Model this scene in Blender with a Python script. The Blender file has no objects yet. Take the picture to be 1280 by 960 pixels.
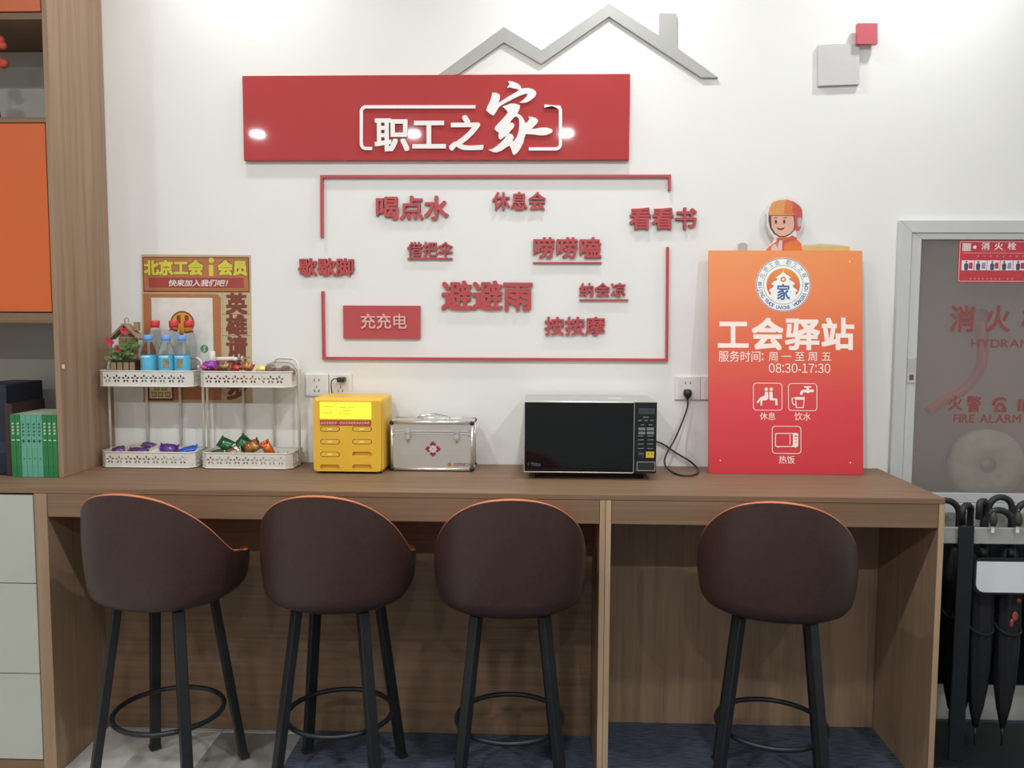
import bpy, bmesh, math, random
from mathutils import Vector, Matrix
random.seed(7)
SC = bpy.context.scene
COL = SC.collection
PI = math.pi

# ------------------------------------------------------------------ camera
F, PITCH, YAW, ROLL = 1056.66, -0.07778, -0.034635, 0.004607     # focal length in pixels of a 1280 px wide frame
CAM = Vector((0.0, -3.21858, 1.54167))
FW = Vector((math.sin(YAW)*math.cos(PITCH), math.cos(YAW)*math.cos(PITCH), math.sin(PITCH)))
_r = Vector((math.cos(YAW), -math.sin(YAW), 0)); _u = _r.cross(FW)
RT = _r*math.cos(ROLL) + _u*math.sin(ROLL); UP = -_r*math.sin(ROLL) + _u*math.cos(ROLL)
cd = bpy.data.cameras.new('camera'); co = bpy.data.objects.new('camera', cd); COL.objects.link(co)
cd.sensor_width = 36; cd.lens = F/1280*36; cd.clip_start = .05
M = Matrix.Identity(4)
for i in range(3):
    M[i][0] = RT[i]; M[i][1] = UP[i]; M[i][2] = -FW[i]; M[i][3] = CAM[i]
co.matrix_world = M
SC.camera = co
SC.view_settings.view_transform = 'Standard'; SC.view_settings.look = 'None'
SC.view_settings.exposure = 0.09; SC.view_settings.gamma = 1.0; SC.view_settings.use_curve_mapping = False

# ------------------------------------------------------------------ world and lamps
wd = bpy.data.worlds.new('world'); SC.world = wd; wd.use_nodes = True
wd.node_tree.nodes['Background'].inputs[0].default_value = (.9, .95, 1, 1)
wd.node_tree.nodes['Background'].inputs[1].default_value = 0.25
CEIL = 3.15
LAMPS = [(-1.13, -.36, 5.5), (.235, -.36, 8), (1.40, -.36, 7), (-2.5, -1.95, 12), (-1.13, -1.95, 18), (.2, -1.95, 21), (1.5, -1.95, 18),
         (-2.5, -4.3, 19), (-1.13, -4.3, 22), (.2, -4.3, 22), (1.5, -4.3, 20)]
def lamp(x, y, w):
    L = bpy.data.lights.new('downlight_bulb', 'AREA'); L.shape = 'DISK'; L.size = .10; L.energy = w; L.color = (.97, .985, 1)
    o = bpy.data.objects.new('downlight_bulb', L); COL.objects.link(o); o.location = (x, y, CEIL-.012)
    return o

# ------------------------------------------------------------------ pixel measuring helpers (1280x960 frame)
def ray(px, py): return FW + RT*((px-640)/F) - UP*((py-480)/F)
def W(px, py, Y=0.0):
    d = ray(px, py); p = CAM + d*((Y-CAM.y)/d.y); return p
def WX(px, py, Y=0.0): return W(px, py, Y).x
def WZ(px, py, Y=0.0): return W(px, py, Y).z

# ------------------------------------------------------------------ materials
def lin(c):
    if isinstance(c, str):
        c = tuple(int(c[i:i+2], 16)/255 for i in (1, 3, 5))
    return tuple(x/12.92 if x <= .04045 else ((x+.055)/1.055)**2.4 for x in c) + (1,)
MATS = {}
def mat(name, c, rough=.5, metal=0, spec=.5, trans=0, ior=1.45, emit=0, var=.06, scale=30, bump=0, alpha=1, stretch=(1, 1, 1), coat=0):
    if name in MATS: return MATS[name]
    m = bpy.data.materials.new(name); m.use_nodes = True; nt = m.node_tree; b = nt.nodes['Principled BSDF']
    cl = lin(c)
    b.inputs['Roughness'].default_value = rough; b.inputs['Metallic'].default_value = metal
    b.inputs['Specular IOR Level'].default_value = spec; b.inputs['IOR'].default_value = ior
    b.inputs['Transmission Weight'].default_value = trans; b.inputs['Alpha'].default_value = alpha
    b.inputs['Coat Weight'].default_value = coat
    tc = nt.nodes.new('ShaderNodeTexCoord'); mp = nt.nodes.new('ShaderNodeMapping'); mp.inputs['Scale'].default_value = stretch
    nz = nt.nodes.new('ShaderNodeTexNoise'); nz.inputs['Scale'].default_value = scale; nz.inputs['Detail'].default_value = 4
    nt.links.new(tc.outputs['Object'], mp.inputs[0]); nt.links.new(mp.outputs[0], nz.inputs['Vector'])
    rp = nt.nodes.new('ShaderNodeValToRGB')
    rp.color_ramp.elements[0].position = .3; rp.color_ramp.elements[1].position = .7
    rp.color_ramp.elements[0].color = tuple(x*(1-var) for x in cl[:3])+(1,)
    rp.color_ramp.elements[1].color = tuple(min(1, x*(1+var)) for x in cl[:3])+(1,)
    nt.links.new(nz.outputs['Fac'], rp.inputs[0]); nt.links.new(rp.outputs[0], b.inputs['Base Color'])
    if bump:
        bp = nt.nodes.new('ShaderNodeBump'); bp.inputs['Strength'].default_value = bump; bp.inputs['Distance'].default_value = .002
        nt.links.new(nz.outputs['Fac'], bp.inputs['Height']); nt.links.new(bp.outputs[0], b.inputs['Normal'])
    if emit:
        nt.links.new(rp.outputs[0], b.inputs['Emission Color']); b.inputs['Emission Strength'].default_value = emit
    MATS[name] = m
    return m
def wood(name, a, b_, axis='x', rough=.55):
    if name in MATS: return MATS[name]
    m = bpy.data.materials.new(name); m.use_nodes = True; nt = m.node_tree; b = nt.nodes['Principled BSDF']
    tc = nt.nodes.new('ShaderNodeTexCoord'); mp = nt.nodes.new('ShaderNodeMapping')
    s = {'x': (.6, 14, 26), 'z': (16, 16, .5), 'y': (14, .6, 26)}[axis]; mp.inputs['Scale'].default_value = s
    nz = nt.nodes.new('ShaderNodeTexNoise'); nz.inputs['Scale'].default_value = 2.2; nz.inputs['Detail'].default_value = 8; nz.inputs['Roughness'].default_value = .65
    nz.inputs['Distortion'].default_value = .4
    rp = nt.nodes.new('ShaderNodeValToRGB'); e = rp.color_ramp.elements
    e[0].position = .3; e[1].position = .72; e[0].color = lin(a); e[1].color = lin(b_)
    nt.links.new(tc.outputs['Object'], mp.inputs[0]); nt.links.new(mp.outputs[0], nz.inputs['Vector'])
    nt.links.new(nz.outputs['Fac'], rp.inputs[0]); nt.links.new(rp.outputs[0], b.inputs['Base Color'])
    bp = nt.nodes.new('ShaderNodeBump'); bp.inputs['Strength'].default_value = .15; bp.inputs['Distance'].default_value = .001
    nt.links.new(nz.outputs['Fac'], bp.inputs['Height']); nt.links.new(bp.outputs[0], b.inputs['Normal'])
    b.inputs['Roughness'].default_value = rough; b.inputs['Specular IOR Level'].default_value = .3
    MATS[name] = m
    return m
def gradient(name, stops, z0, z1, rough=.4):      # a printed gradient running up the object's own height
    m = bpy.data.materials.new(name); m.use_nodes = True; nt = m.node_tree; b = nt.nodes['Principled BSDF']
    tc = nt.nodes.new('ShaderNodeTexCoord'); sx = nt.nodes.new('ShaderNodeSeparateXYZ'); mr = nt.nodes.new('ShaderNodeMapRange')
    mr.inputs[1].default_value = z0; mr.inputs[2].default_value = z1
    rp = nt.nodes.new('ShaderNodeValToRGB'); el = rp.color_ramp.elements
    el[0].position = stops[0][0]; el[0].color = lin(stops[0][1]); el[1].position = stops[-1][0]; el[1].color = lin(stops[-1][1])
    for p, c in stops[1:-1]: el.new(p).color = lin(c)
    nt.links.new(tc.outputs['Object'], sx.inputs[0]); nt.links.new(sx.outputs[2], mr.inputs[0]); nt.links.new(mr.outputs[0], rp.inputs[0])
    nt.links.new(rp.outputs[0], b.inputs['Base Color']); b.inputs['Roughness'].default_value = rough
    MATS[name] = m
    return m

M_WALL = mat('wall_paint', '#e6e5e0', .55, var=.012, scale=3, bump=.03)
M_CEIL = mat('ceiling_paint', '#e8e8e4', .8, var=.01, scale=3)
M_WOODX = wood('oak_laminate_across', '#725a45', '#8a7058', 'x')
M_WOODZ = wood('oak_laminate_upright_lit', '#8a715a', '#a58b71', 'z')  # same laminate as above, lightened: lamplight on upright panels put into the colour
M_WOODY = wood('oak_laminate_deep', '#74604e', '#8d7863', 'y')
M_ORANGE = mat('orange_laminate', '#c9602c', .4, var=.02, scale=4)
M_DRAWER = mat('white_laminate', '#b2b4aa', .35, var=.015, scale=4)
M_GREYBACK = mat('grey_back_panel', '#b3b0a8', .6, var=.03, scale=4)
M_RED = mat('red_acrylic', '#b24444', .045, var=.02, scale=8, spec=.35)
M_REDL = mat('red_letter_acrylic', '#b84c4e', .3, var=.02, scale=8)
M_WHITEL = mat('white_letter_acrylic', '#efe9e6', .3, var=.01)
M_GREYSIGN = mat('grey_foam_board', '#aaa9a4', .5, var=.02)
M_GREYSQ = mat('pale_grey_foam_board', '#c6c5c2', .5, var=.02)
M_REDSQ = mat('rose_red_foam_board', '#c25a62', .4, var=.02)
M_LEATHER = mat('brown_leather', '#3e2b27', .42, var=.12, scale=60, bump=.1)
M_RIM = mat('orange_leather', '#cf7c52', .4, var=.05, scale=60)
M_BLKMETAL = mat('black_painted_metal', '#1d2022', .38, var=.08)
M_WHITEMETAL = mat('white_enamel', '#dcd8ce', .4, var=.02)
M_CHROME = mat('chrome', '#d8d8d8', .12, metal=1, var=.02)
M_ALU = mat('brushed_aluminium', '#c4c2bc', .38, metal=.55, var=.05, scale=40, stretch=(.3, 8, 8))
M_ALUTRIM = mat('aluminium_trim', '#dedcd6', .22, metal=.75, var=.03)
M_WHITEPL = mat('white_plastic', '#e2dfd8', .35, var=.01)
M_BLACKPL = mat('black_plastic', '#2a2828', .4, var=.08)
M_YELLOW = mat('yellow_plastic', '#e3b53a', .38, var=.03, scale=12)
M_CARPET = None

# ------------------------------------------------------------------ mesh building
ROOTLOC = {}
class MB:
    def __init__(s): s.v = []; s.f = []; s.sm = []
    def add(s, vs, fs, smooth=False):
        o = len(s.v); s.v += [tuple(p) for p in vs]
        for f in fs: s.f.append(tuple(i+o for i in f)); s.sm.append(smooth)
        return s
    def box(s, x0, x1, y0, y1, z0, z1):
        v = [(x, y, z) for z in (z0, z1) for y in (y0, y1) for x in (x0, x1)]
        return s.add(v, [(0, 2, 3, 1), (4, 5, 7, 6), (0, 1, 5, 4), (2, 6, 7, 3), (0, 4, 6, 2), (1, 3, 7, 5)])
    def bar(s, a, b, w, d, ref=(0, 1, 0)):            # square bar from a to b
        a = Vector(a); b = Vector(b); t = (b-a).normalized(); r = Vector(ref)
        x = t.cross(r).normalized(); y = x.cross(t).normalized()
        v = [p + x*(sx*w/2) + y*(sy*d/2) for p in (a, b) for sy in (-1, 1) for sx in (-1, 1)]
        return s.add(v, [(0, 2, 3, 1), (4, 5, 7, 6), (0, 1, 5, 4), (2, 6, 7, 3), (0, 4, 6, 2), (1, 3, 7, 5)])
    def tube(s, pts, r, n=10, closed=False, cap=True):
        P = [Vector(p) for p in pts]; m = len(P); R = r if isinstance(r, (list, tuple)) else [r]*m
        T = []
        for i in range(m):
            if closed: t = P[(i+1) % m]-P[i-1]
            else: t = P[min(i+1, m-1)]-P[max(i-1, 0)]
            T.append(t.normalized())
        nrm = T[0].orthogonal().normalized(); v = []
        for i in range(m):
            nrm = (nrm - T[i]*nrm.dot(T[i])).normalized(); bn = T[i].cross(nrm)
            for k in range(n):
                a = 2*PI*k/n; v.append(P[i]+(nrm*math.cos(a)+bn*math.sin(a))*R[i])
        f = []
        for i in range(m if closed else m-1):
            j = (i+1) % m
            for k in range(n): f.append((i*n+k, i*n+(k+1) % n, j*n+(k+1) % n, j*n+k))
        s.add(v, f, True)
        if cap and not closed:
            o = len(s.v)-len(v)
            s.f.append(tuple(o+k for k in range(n))[::-1]); s.sm.append(False)
            s.f.append(tuple(o+(m-1)*n+k for k in range(n))); s.sm.append(False)
        return s
    def lathe(s, prof, c=(0, 0, 0), n=20, axis='z'):
        v = []; m = len(prof)
        for r, h in prof:
            for k in range(n):
                a = 2*PI*k/n; x, y = r*math.cos(a), r*math.sin(a)
                p = {'z': (x, y, h), 'y': (x, h, y), 'x': (h, x, y)}[axis]
                v.append((c[0]+p[0], c[1]+p[1], c[2]+p[2]))
        f = [(i*n+k, i*n+(k+1) % n, (i+1)*n+(k+1) % n, (i+1)*n+k) for i in range(m-1) for k in range(n)]
        return s.add(v, f, True)
    def ball(s, c, r, n=10, sq=(1, 1, 1)):
        prof = []
        for i in range(n+1):
            a = -PI/2+PI*i/n; prof.append((max(1e-5, math.cos(a)*r), math.sin(a)*r))
        o = len(s.v); s.lathe(prof, (0, 0, 0), n+2)
        s.v[o:] = [(c[0]+x*sq[0], c[1]+y*sq[1], c[2]+z*sq[2]) for x, y, z in s.v[o:]]
        return s
    def shape(s, polys, y, t):                         # flat outline (x, z), holes by even-odd, back at y, front at y-t
        v, f = flat(polys, t)
        return s.add([(a, y-t/2-c, b) for a, b, c in v], f)
    def xf(s, mtx):
        s.v = [tuple(mtx @ Vector(p)) for p in s.v]; return s
    def build(s, name, m, parent=None, bevel=0, seg=2, angle=.6, smooth=False, recalc=True):
        me = bpy.data.meshes.new(name)
        off = Vector((0, 0, 0))
        if parent is not None: off = ROOTLOC.get(parent.name, off)
        me.from_pydata([tuple(Vector(p)-off) for p in s.v], [], s.f)
        for p, q in zip(me.polygons, s.sm): p.use_smooth = q or smooth
        bm = bmesh.new(); bm.from_mesh(me)
        bmesh.ops.remove_doubles(bm, verts=bm.verts, dist=1e-6)
        if recalc: bmesh.ops.recalc_face_normals(bm, faces=bm.faces)
        if bevel:
            ed = [e for e in bm.edges if len(e.link_faces) == 2 and e.calc_face_angle(0) > angle]
            bmesh.ops.bevel(bm, geom=ed, offset=bevel, segments=seg, affect='EDGES', profile=.5, clamp_overlap=True)
        bm.to_mesh(me); bm.free()
        me.materials.append(m)
        o = bpy.data.objects.new(name, me); COL.objects.link(o)
        if parent is not None:
            o.parent = parent; ROOTLOC[o.name] = off
        return o
def flat(polys, t, bev=0):
    cu = bpy.data.curves.new('outline', 'CURVE'); cu.dimensions = '2D'; cu.fill_mode = 'BOTH'; cu.extrude = t/2
    for p in polys:
        sp = cu.splines.new('POLY'); sp.points.add(len(p)-1)
        for i, q in enumerate(p): sp.points[i].co = (q[0], q[1], 0, 1)
        sp.use_cyclic_u = True
    o = bpy.data.objects.new('outline', cu)
    me = bpy.data.meshes.new_from_object(o)
    v = [tuple(x.co) for x in me.vertices]; f = [tuple(p.vertices) for p in me.polygons]
    bpy.data.objects.remove(o); bpy.data.curves.remove(cu); bpy.data.meshes.remove(me)
    return v, f
GL = {}
def glyph(ch, off, t=1.0):
    k = (ch, off)
    if k not in GL:
        cu = bpy.data.curves.new('glyph', 'FONT'); cu.body = ch; cu.size = 1; cu.offset = off; cu.extrude = .5; cu.resolution_u = 3
        o = bpy.data.objects.new('glyph', cu)
        me = bpy.data.meshes.new_from_object(o)
        GL[k] = ([tuple(x.co) for x in me.vertices], [tuple(p.vertices) for p in me.polygons])
        bpy.data.objects.remove(o); bpy.data.curves.remove(cu); bpy.data.meshes.remove(me)
    return GL[k]
def char(mb, ch, cx, cz, ew, eh, y, t, off=.0, slant=0, rot=0, latin=False):
    v, f = glyph(ch, 0)
    if not v: return mb
    if latin:
        xs = [p[0] for p in v]; mx = (min(xs)+max(xs))/2; my = .36
    else: mx, my = .5, .38
    sh = [(0, 0)] if off < .008 else [(off*i, off*j) for i in (-1, 0, 1) for j in (-1, 0, 1) if i or j]
    for q, (dx, dz) in enumerate(sh):
        out = []
        for a, b, c in v:
            x = (a+dx-mx)*ew; z = (b+dz-my)*eh; x += slant*z
            if rot: x, z = x*math.cos(rot)-z*math.sin(rot), x*math.sin(rot)+z*math.cos(rot)
            out.append((cx+x, y-t/2-c*t*(1+.004*q), cz+z))
        mb.add(out, f)
    return mb
def line_text(mb, s, x0, x1, zc, eh, y, t, off=0, slant=0, latin=False):     # characters spread evenly between x0 and x1
    n = len(s)
    if latin:
        wd_ = []
        for ch in s:
            v, f = glyph(ch, 0)
            wd_.append((max(p[0] for p in v)-min(p[0] for p in v)+.1) if v else .35)
        tot = sum(wd_); k = (x1-x0)/tot; x = x0
        for ch, w in zip(s, wd_):
            char(mb, ch, x+w*k/2, zc, k, eh, y, t, off, slant, latin=True); x += w*k
        return mb
    em = (x1-x0)/(n-.08) if n > 1 else (x1-x0)/.92
    for i, ch in enumerate(s):
        if ch != ' ': char(mb, ch, x0+em*(.46+i), zc, em, eh, y, t, off, slant)
    return mb
def thing(name, label, cat, loc=(0, 0, 0), group=None):
    o = bpy.data.objects.new(name, None); COL.objects.link(o); o.location = loc; o.empty_display_size = .05
    ROOTLOC[o.name] = Vector(loc)
    return tag(o, label, cat, group)
def tag(o, label, cat, group=None):
    o['label'] = label; o['category'] = cat
    if group: o['group'] = group
    return o
def struct(o): o['kind'] = 'structure'; return o
def copy_tree(o, parent=None):
    c = o.copy(); COL.objects.link(c); c.parent = parent
    for ch in list(o.children): copy_tree(ch, c)
    return c
def rrect(x0, x1, z0, z1, r, n=5):
    p = []
    for cx, cz, a0 in ((x1-r, z1-r, 0), (x0+r, z1-r, PI/2), (x0+r, z0+r, PI), (x1-r, z0+r, 1.5*PI)):
        for k in range(n+1):
            a = a0+PI/2*k/n; p.append((cx+r*math.cos(a), cz+r*math.sin(a)))
    return p
def circ(cx, cz, r, n=28, rz=None):
    return [(cx+r*math.cos(2*PI*k/n), cz+(rz or r)*math.sin(2*PI*k/n)) for k in range(n)]
def stroke(pts, w):                                     # a flat ribbon along a polyline as an outline
    L, R = [], []; n = len(pts)
    for i in range(n):
        a = pts[max(i-1, 0)]; b = pts[min(i+1, n-1)]; dx, dz = b[0]-a[0], b[1]-a[1]; d = math.hypot(dx, dz) or 1
        k = w/2
        if 0 < i < n-1:
            d1 = math.hypot(pts[i][0]-a[0], pts[i][1]-a[1]); d2 = math.hypot(b[0]-pts[i][0], b[1]-pts[i][1])
            cs = ((pts[i][0]-a[0])*(b[0]-pts[i][0])+(pts[i][1]-a[1])*(b[1]-pts[i][1]))/max(1e-9, d1*d2)
            k /= max(.35, math.sqrt(max(0, (1+cs)/2)))
            ux, uz = (pts[i][0]-a[0])/d1+(b[0]-pts[i][0])/d2, (pts[i][1]-a[1])/d1+(b[1]-pts[i][1])/d2
            d = math.hypot(ux, uz) or 1; dx, dz = ux, uz
        L.append((pts[i][0]-dz/d*k, pts[i][1]+dx/d*k)); R.append((pts[i][0]+dz/d*k, pts[i][1]-dx/d*k))
    return L+R[::-1]
def tick(mb, cx, cz, r, y, t=.0004):                     # a print mark too small to read
    a = random.uniform(-.4, .4)
    for k in range(2):
        c, s_ = math.cos(a+k*1.3)*r, math.sin(a+k*1.3)*r; mb.shape([stroke([(cx-c, cz-s_), (cx+c, cz+s_)], r*.5)], y, t)
    return mb
def wp(pts, Y=0): return [(lambda p: (p.x, p.z))(W(a, b, Y)) for a, b in pts]

# ================================================================== THE ROOM
DESK = .98; DF = -.54; XL, XR, YB = -3.6, 3.4, -6.0
HX0, HX1, HZ0, HZ1 = 1.316, 2.18, .812, 1.908          # hydrant cabinet set into the wall
struct(MB().shape([[(XL, 0), (XR, 0), (XR, CEIL), (XL, CEIL)], [(HX0+.03, HZ0+.03), (HX1-.03, HZ0+.03), (HX1-.03, HZ1-.03), (HX0+.03, HZ1-.03)]], .12, .12).build('wall_back', M_WALL))
struct(MB().box(XL-.12, XL, YB, .12, 0, CEIL).build('wall_left', M_WALL))
struct(MB().box(XR, XR+.12, YB, .12, 0, CEIL).build('wall_right', M_WALL))
struct(MB().box(XL, XR, YB-.12, YB, 0, CEIL).build('wall_front', M_WALL))
struct(MB().box(XL, XR, YB, .12, CEIL, CEIL+.1).build('ceiling', M_CEIL))
M_TILE = mat('grey_floor_tile', '#c0beb8', .35, var=.015, scale=5)
fl = struct(MB().box(XL, XR, YB, .12, -.1, -.002).build('floor', mat('tile_grout', '#8e8c86', .8)))
tm = None
for ix in range(5):
    for iy in range(3):
        x = -2.98+ix*.6; y = -.2-.62-iy*.6
        if x+.6 > -.8: continue
        b = MB().box(x+.001, x+.599, y+.001, y+.599, -.02, 0)
        b.build('floor_tile', M_TILE, fl, bevel=.001, seg=1)
for ix in range(4): MB().box(-2.98+ix*.6+.001, -2.98+ix*.6+.599, -.219, -.001, -.02, 0).build('floor_tile', M_TILE, fl, bevel=.001, seg=1)
m = bpy.data.materials.new('navy_ribbed_carpet'); m.use_nodes = True; nt = m.node_tree; b = nt.nodes['Principled BSDF']
tc = nt.nodes.new('ShaderNodeTexCoord'); mp = nt.nodes.new('ShaderNodeMapping'); mp.inputs['Scale'].default_value = (6, 60, 1)
nz = nt.nodes.new('ShaderNodeTexNoise'); nz.inputs['Scale'].default_value = 3; nz.inputs['Detail'].default_value = 8
rp = nt.nodes.new('ShaderNodeValToRGB'); rp.color_ramp.elements[0].color = lin('#2a2e3a'); rp.color_ramp.elements[1].color = lin('#5a6276')
rp.color_ramp.elements[0].position = .3; rp.color_ramp.elements[1].position = .75
bp = nt.nodes.new('ShaderNodeBump'); bp.inputs['Strength'].default_value = .6; bp.inputs['Distance'].default_value = .004
nt.links.new(tc.outputs['Object'], mp.inputs[0]); nt.links.new(mp.outputs[0], nz.inputs['Vector']); nt.links.new(nz.outputs['Fac'], rp.inputs[0])
nt.links.new(rp.outputs[0], b.inputs['Base Color']); nt.links.new(nz.outputs['Fac'], bp.inputs['Height']); nt.links.new(bp.outputs[0], b.inputs['Normal'])
b.inputs['Roughness'].default_value = .95
cp = MB().box(-.875, XR-.01, YB+.1, -.002, 0, .004).build('carpet', m)
tag(cp, 'dark navy ribbed carpet on the floor right of the pale tiles', 'carpet')

for i, (x, y, w) in enumerate(LAMPS):
    t = thing('ceiling_downlight', 'round white recessed downlight in the ceiling', 'ceiling light', (x, y, CEIL), 'round downlights in the ceiling')
    MB().lathe([(.067, -.001), (.085, -.006), (.088, -.002), (.088, 0)], (x, y, CEIL), 28).build('trim_ring', M_WHITEPL, t)
    lamp(x, y, w)

# ------------------------------------------------------------------ counter
ct = MB().box(-2.35, 1.278, DF, -.001, DESK-.018, DESK).build('countertop', M_WOODX, bevel=.0015)
tag(ct, 'long oak laminate countertop running along the white wall', 'countertop')
base = thing('counter_base', 'oak laminate counter base with aprons, divider panel and open knee space', 'counter', (-.2, -.3, 0))
ZT = DESK-.0185
MB().box(-1.617, .190, DF+.002, DF+.02, .884, ZT).build('apron', M_WOODX, base, bevel=.001)
MB().box(.228, 1.259, DF+.002, DF+.02, .884, ZT).build('apron', M_WOODX, base, bevel=.001)
MB().box(.191, .2085, DF+.0005, -.003, 0.0045, ZT).build('divider_panel', M_WOODZ, base, bevel=.001)
MB().box(.2095, .227, DF+.0005, -.003, 0.0045, ZT).build('divider_panel', M_WOODZ, base, bevel=.001)
MB().box(1.26, 1.278, DF+.0005, -.003, 0.0045, ZT).build('end_panel', M_WOODZ, base, bevel=.001)
M_EDGE = wood('pale_edge_banding', '#a5896a', '#bda283', 'z')
for xa, xb in ((.1912, .2083), (.2097, .2268), (1.2602, 1.2778)): MB().box(xa, xb, DF-.0008, DF+.0004, 0.0046, ZT).build('edge_band', M_EDGE, base)
MB().box(-1.6175, .190, -.2, -.185, 0.0045, ZT).build('back_panel', M_WOODX, base)
MB().box(.228, 1.259, -.085, -.07, 0.0045, ZT).build('back_panel', M_WOODZ, base)
dc = thing('drawer_cabinet', 'oak cabinet with three white drawer fronts under the counter end', 'cabinet', (-2, -.3, 0))
MB().box(-1.661, -1.6185, DF+.0005, -.003, 0, ZT).build('side_panel', M_WOODZ, dc, bevel=.001)
MB().box(-2.35, -2.31, DF+.0005, -.003, 0, ZT).build('side_panel', M_WOODZ, dc, bevel=.001)
MB().box(-2.309, -1.662, DF+.004, -.003, 0, .05).build('plinth', M_WOODX, dc)
MB().box(-2.309, -1.662, -.03, -.003, .051, ZT).build('back_panel', M_GREYBACK, dc)
for z0, z1 in ((.054, .349), (.352, .657), (.660, .955)):
    MB().box(-2.305, -1.665, DF+.001, -.1, z0, z1).build('drawer', M_DRAWER, dc, bevel=.0015)

# ------------------------------------------------------------------ bookcase standing on the counter
bc = thing('bookcase', 'tall oak bookcase with orange doors standing on the counter', 'bookcase', (-2, -.18, DESK))
BF = -.363
MB().box(-1.678, -1.66, BF, -.002, DESK+.0005, 2.95).build('side_panel', M_WOODZ, bc, bevel=.001)
MB().box(-2.35, -2.332, BF, -.002, DESK+.0005, 2.95).build('side_panel', M_WOODZ, bc, bevel=.001)
MB().box(-2.331, -1.679, -.014, -.002, DESK+.001, 2.95).build('back_panel', M_GREYBACK, bc)
for z0, z1 in ((1.517, 1.552), (2.193, 2.211), (2.531, 2.553), (2.93, 2.95)):
    MB().box(-2.331, -1.679, BF+.001, -.015, z0, z1).build('shelf', M_WOODX, bc, bevel=.001)
for z0, z1 in ((1.556, 2.190), (2.557, 2.927)):
    MB().box(-2.005, -1.682, BF+.001, BF+.019, z0, z1).build('door', M_ORANGE, bc, bevel=.0012)
    MB().box(-2.329, -2.009, BF+.001, BF+.019, z0, z1).build('door', M_ORANGE, bc, bevel=.0012)
MB().box(-1.659, -1.657, -.352, -.338, 1.360, 1.374).build('sticker', M_WHITEPL, bc).__setitem__('label', 'small white square sticker')

# books
M_GR = mat('green_book_cloth', '#2a7a44', .5, var=.12, scale=60); M_TEAL = mat('teal_book_cloth', '#64a58b', .5, var=.08, scale=60)
M_PAGE = mat('page_block', '#c9c4b8', .8, var=.12, scale=90, stretch=(8, .3, .3)); M_FOIL = mat('pale_spine_print', '#d9e8c8', .5); M_DKP = mat('dark_spine_print', '#1e4538', .5)
def book(x0, x1, m_, lab, kind, n):
    t = thing('book', lab, 'book', ((x0+x1)/2, -.27, DESK), 'green books standing in the bookcase')
    zt = 1.2; f0 = -.36; fb = -.17; z0 = DESK+.0008
    MB().box(x0, x1, f0, f0+.003, z0, zt).box(x0, x0+.0016, f0+.003, fb, z0, zt).box(x1-.0016, x1, f0+.003, fb, z0, zt).build('cover', m_, t, bevel=.0004, seg=1)
    MB().box(x0+.0018, x1-.0018, f0+.0035, fb-.004, z0+.002, zt-.0003).build('page_block', M_PAGE, t)
    cx = (x0+x1)/2; mb = MB()
    if kind == 'g':
        for i in range(4): tick(mb, cx, 1.168-i*.0115, .0045, f0)
        mb.shape([[(x0+.003, 1.109), (x1-.003, 1.109), (x1-.003, 1.112), (x0+.003, 1.112)]], f0, .0004); mb.build('spine_print', M_FOIL, t)
    else:
        for i in range(4): tick(mb, cx, 1.166-i*.0125, .0045, f0)
        mb.shape([[(cx-.0055, 1.107), (cx, 1.1), (cx+.0055, 1.107), (cx, 1.114)]], f0, .0004)
        mb.shape([circ(cx, 1.045, .0025, 8)], f0, .0004); mb.build('spine_print', M_DKP, t)
    return t
bx = [(17, 23.3, 'g'), (23.3, 29.6, 'g'), (29.6, 36.4, 't'), (36.4, 43, 't'), (43, 49.7, 't'), (49.7, 56.6, 't'), (56.6, 62.8, 'g'), (62.8, 69, 'g'), (69, 75, 'g')]
blab = ['dark green book, leftmost of the green row in the bookcase', 'dark green book just left of the four teal books', 'teal book, leftmost of the four teal books', 'second teal book from the left of the row',
        'third teal book from the left of the row', 'teal book, rightmost of the four, beside dark green books', 'dark green book just right of the four teal books', 'dark green book, second from the bookcase side panel', 'dark green book against the bookcase side panel']
for i, (a, b_, k) in enumerate(bx):
    xa = WX(a, 560, -.36)+.0006; xb = WX(b_, 560, -.36)-.0006
    book(xa-.009, xb-.009, M_GR if k == 'g' else M_TEAL, blab[i], k, i)
M_NAVY = mat('navy_board', '#1f2233', .5, var=.1); M_DKBR = mat('dark_brown_cover', '#3a2a28', .5, var=.1)
t = thing('box_file', 'navy blue box file standing beside the brown album in the bookcase', 'folder', (-1.93, -.2, DESK))
MB().box(-1.99, -1.875, -.33, -.11, DESK+.001, 1.302).build('case', M_NAVY, t, bevel=.004)
MB().box(-1.989, -1.876, -.3305, -.3302, 1.06, 1.10).build('label_strip', mat('navy_label', '#2b2f48', .4), t)
t = thing('album', 'dark brown album standing just left of the green books', 'book', (-1.856, -.2, DESK))
MB().box(-1.8735, -1.8705, -.345, -.15, DESK+.001, 1.235).box(-1.8495, -1.8465, -.345, -.15, DESK+.001, 1.235).box(-1.8704, -1.8496, -.345, -.341, DESK+.001, 1.235).build('cover', M_DKBR, t)
MB().box(-1.8703, -1.8497, -.340, -.155, DESK+.004, 1.23).build('page_block', M_PAGE, t)
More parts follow.
